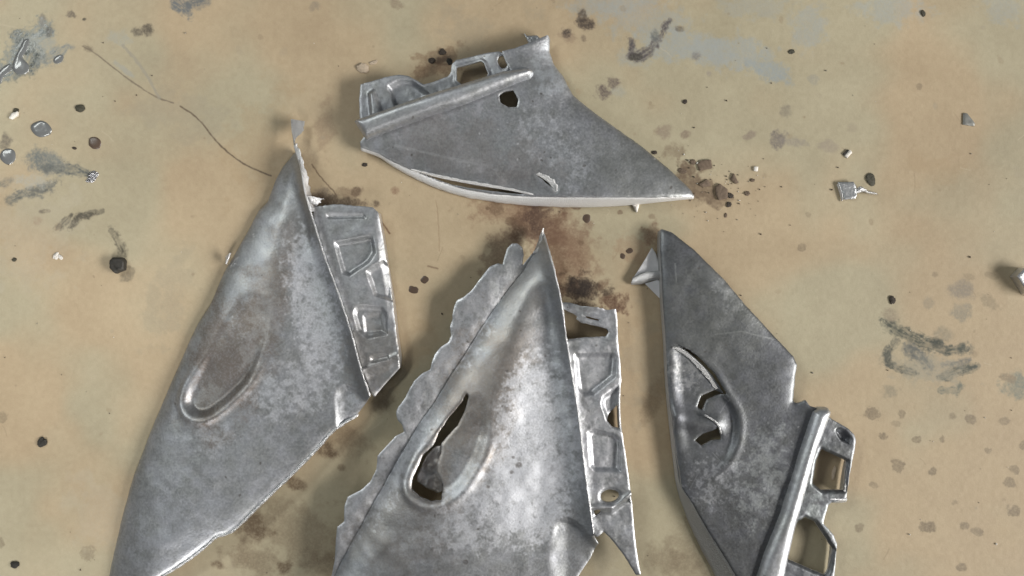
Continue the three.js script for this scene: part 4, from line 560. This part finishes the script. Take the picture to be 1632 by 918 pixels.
pebble('dark_crumb', 'dark crumb on bare floor left of the leftmost bracket', 'crumb', 66, 705, 7, 8, 0.5, M.black, 0.7, GP, 22);
pebble('dark_crumb', 'dark crumb in the bottom left corner', 'crumb', 22, 901, 7, 6, 0, M.black, 0.7, GP, 23);
pebble('dark_crumb', 'tiny dark crumb left of the split plaster crumb', 'crumb', 22, 414, 3.6, 3, -0.5, M.olive, 0.7, GP, 24);
pebble('dark_crumb', 'tiny brown crumb between the two glossy drops, upper left', 'crumb', 118, 236, 3.6, 2.4, 0, M.dark, 0.7, GP, 25);
pebble('dark_crumb', 'brown crumb above the notched flange of the top bracket', 'crumb', 705, 82, 6, 5, 0, M.dark, 0.6, GP, 26);
pebble('dark_crumb', 'rounder brown crumb left of its twin above the top flange', 'crumb', 688, 96, 5.5, 4.5, 0, M.dark, 0.6, GP, 27);
pebble('dark_crumb', 'black crumb touching the corner of the top bracket flange', 'crumb', 716, 97, 5, 6, 0, M.black, 0.7, GP, 28);
pebble('dark_crumb', 'lone dark crumb on clean floor between film and top bracket', 'crumb', 1092, 162, 3.6, 3.8, 0, M.dark, 0.7, GP, 29);
pebble('dark_crumb', 'dark crumb below the lower left corner of the top bracket', 'crumb', 581, 262, 4.6, 2.8, 0, M.dark, 0.7, GP, 30);
pebble('dark_crumb', 'flat brown crumb in the blue film by the top edge', 'crumb', 1262, 82, 5.5, 3.6, -0.2, M.olive, 0.5, GP, 31);
flake('metal_chip', 'grey triangular metal chip alone on the upper right', 'metal chip', [[1536, 180], [1542, 180], [1554, 196], [1553, 201], [1535, 198]], M.slate, 1.2, 0.02, undefined, 12);
drop('grease_puddle', 'grey glossy puddle on the left below the white chip', 'puddle', ellipse(66, 206, 17, 13, 0.35, 30, 0.12, 4), M.wet, 1.6, 'glossy puddles upper left', 4);
drop('grease_puddle', 'grey glossy drop cut by the left edge of the picture', 'puddle', ellipse(13, 249, 13, 13, 0, 30, 0.12, 5), M.wet, 1.4, 'glossy puddles upper left', 5);
drop('grease_puddle', 'shiny silver blob at the tip of the grey smear', 'puddle', ellipse(147, 283, 12, 8, -0.6, 30, 0.35, 6), new THREE.MeshStandardMaterial({ color: 0xb8b8bc, roughness: 0.25, metalness: 0.9, bumpMap: bump(2, 2), bumpScale: 0.0012 }), 1.6, 'glossy puddles upper left', 6);
drop('grease_puddle', 'largest glossy grease streak in the upper left smear', 'puddle', spline([[22, 96], [30, 80], [38, 64], [46, 62], [44, 78], [36, 92], [46, 104], [44, 116], [28, 118], [20, 110]], 44, true), M.wet, 1.4, 'glossy puddles upper left', 7);
drop('grease_puddle', 'glossy grease streak running off the left edge', 'puddle', spline([[-6, 124], [2, 110], [16, 102], [18, 112], [6, 122], [0, 134]], 36, true), M.wet, 1.3, 'glossy puddles upper left', 8);
drop('grease_puddle', 'small glossy drop at the right end of the upper left smear', 'puddle', ellipse(94, 94, 9, 6, -0.6, 26, 0.12, 9), M.wet, 1, 'glossy puddles upper left', 9);
drop('oil_drop', 'round brown glossy drop right of the grey puddle', 'drop', ellipse(151, 228, 10, 10, 0, 28, 0.15, 2), M.oil, 1.4, GO, 2);
drop('oil_drop', 'larger of the two brown oil drops between the left and middle brackets', 'drop', ellipse(659, 462, 8, 6, 0.2, 26, 0.3, 3), M.oil, 0.5, GO, 3);
drop('oil_drop', 'rounder of the two brown oil drops between the left and middle brackets', 'drop', ellipse(677, 446, 6.6, 6.2, 0, 26, 0.2, 4), M.oil, 0.5, GO, 4);
drop('oil_drop', 'brown oil drop under the top bracket, right of the oil soak', 'drop', ellipse(935, 348, 6.6, 7.4, 0, 26, 0.2, 5), M.oil, 0.5, GO, 5);
drop('oil_drop', 'upper of two small oil drops by the folded bright scrap', 'drop', ellipse(1003, 400, 6, 4.6, 0, 24, 0.2, 6), M.oil, 0.4, GO, 6);
drop('oil_drop', 'lower of two small oil drops by the folded bright scrap', 'drop', ellipse(992, 408, 4.2, 4.8, 0, 24, 0.3, 7), M.oil, 0.4, GO, 7);
{
  const f = frame(1360, 304, 2), o = thing('metal_scrap', 'bent grey metal scrap with a white curled tail, right of the clay crumbs', 'metal scrap', f);
  plate('plate', f, { outline: rough([[1336, 290], [1360, 290], [1364, 297], [1365, 312], [1362, 317], [1346, 318], [1341, 302]], 0.4, 3, 31), h: (u, v) => 2.6 + (u - 1350) * 0.04, t: 1, cell: 1.5 }, M.scrap, M.scrap, o);
  part('curled_tail', strip(f, [[1364, 302, 2.4], [1370, 297, 3.4], [1380, 303, 3], [1398, 307, 1.6]], [[1366, 309, 1.4], [1376, 306, 3.6], [1384, 309, 2.4], [1398, 310, 1.2]], { n: 30, t: 0.7, bulge: 1 }), freshMetal, o);
  part('bent_side', strip(f, [[1337, 292, 2.2], [1340, 304, 2.2], [1344, 318, 2]], [[1334, 294, 0.8], [1338, 306, 0.8], [1342, 321, 0.8]], { n: 20, t: 0.6 }), freshMetal, o);
}
{
  const f = frame(1030, 436, 3), o = thing('folded_scrap', 'bright folded metal scrap poking out beside the right bracket tip', 'metal scrap', f);
  const shiny = new THREE.MeshStandardMaterial({ color: new THREE.Color().setRGB(0.85, 0.85, 0.87), roughness: 0.5, metalness: 0.15, bumpMap: bump(1, 1), bumpScale: 0.0004 });
  part('upper_fold', strip(f, [[1039, 395, 4], [1024, 420, 4], [1010, 442, 3.4]], [[1046, 405, 2.4], [1050, 420, 2.6], [1054, 432, 3]], { n: 24, t: 0.8 }), shiny, o);
  part('curled_band', strip(f, [[1008, 442, 3], [1022, 436, 5], [1040, 433, 6], [1062, 432, 6]], [[1006, 454, 1.4], [1022, 453, 2], [1040, 447, 3], [1062, 445, 3.4]], { n: 30, t: 0.8, bulge: 1.4 }), M.scrap, o);
  part('lower_fold', strip(f, [[1028, 452, 2.4], [1038, 462, 2.2], [1052, 476, 2]], [[1048, 446, 3], [1053, 450, 3], [1056, 472, 2.4]], { n: 24, t: 0.8 }), shiny, o);
}
{
  const f = frame(1632, 446, 5), o = thing('metal_block', 'grey metal block corner cut by the right edge of the picture', 'metal block', f);
  plate('slab', f, { outline: rough([[1616, 440], [1630, 426], [1660, 436], [1652, 474], [1636, 470]], 0.4, 4, 33), h: (u, v) => 9 - (u - 1616) * 0.03, t: 8, cell: 2 }, M.scrap, freshMetal, o);
}
{
  const f = frame(846, 60, 3), o = thing('metal_sliver', 'thin grey metal sliver behind the top corner of the upper bracket', 'metal scrap', f);
  plate('sliver', f, { outline: [[834, 49], [840, 56], [856, 55], [864, 62], [850, 72], [842, 66]], h: () => 1.6, t: 1.2, cell: 1.5 }, M.scrap, M.scrap, o);
}
{ // fine grit strewn about
  const n = 240, im = new THREE.InstancedMesh(new THREE.IcosahedronGeometry(1, 0), new THREE.MeshStandardMaterial({ color: 0xffffff, roughness: 0.8 }), n), m = new THREE.Matrix4(), q = new THREE.Quaternion(), e = new THREE.Euler();
  for (let i = 0; i < n; i++) {
    const near = i < 90, u = near ? 1130 + (rnd() + rnd() + rnd() - 1.5) * 90 : rnd() * 1632, v = near ? 296 + (rnd() + rnd() + rnd() - 1.5) * 60 : rnd() * 918, r = (0.5 + rnd() * rnd() * 1.3) * S;
    e.set(rnd() * 6, rnd() * 6, rnd() * 6); q.setFromEuler(e); m.compose(new THREE.Vector3((u - 816) * S, r * 0.7, (v - 459) * S), q, new THREE.Vector3(r * 1.2, r * 0.8, r)); im.setMatrixAt(i, m);
    im.setColorAt(i, new THREE.Color().setRGB(...(rnd() < 0.72 ? [0.09, 0.07, 0.05] : rnd() < 0.5 ? [0.7, 0.68, 0.62] : [0.3, 0.27, 0.22])));
  }
  im.name = 'grit'; im.castShadow = im.receiveShadow = true; im.userData.kind = 'stuff'; im.userData.label = 'fine dark and pale grit strewn over the floor'; scene.add(im);
}
renderer.render(scene, camera);
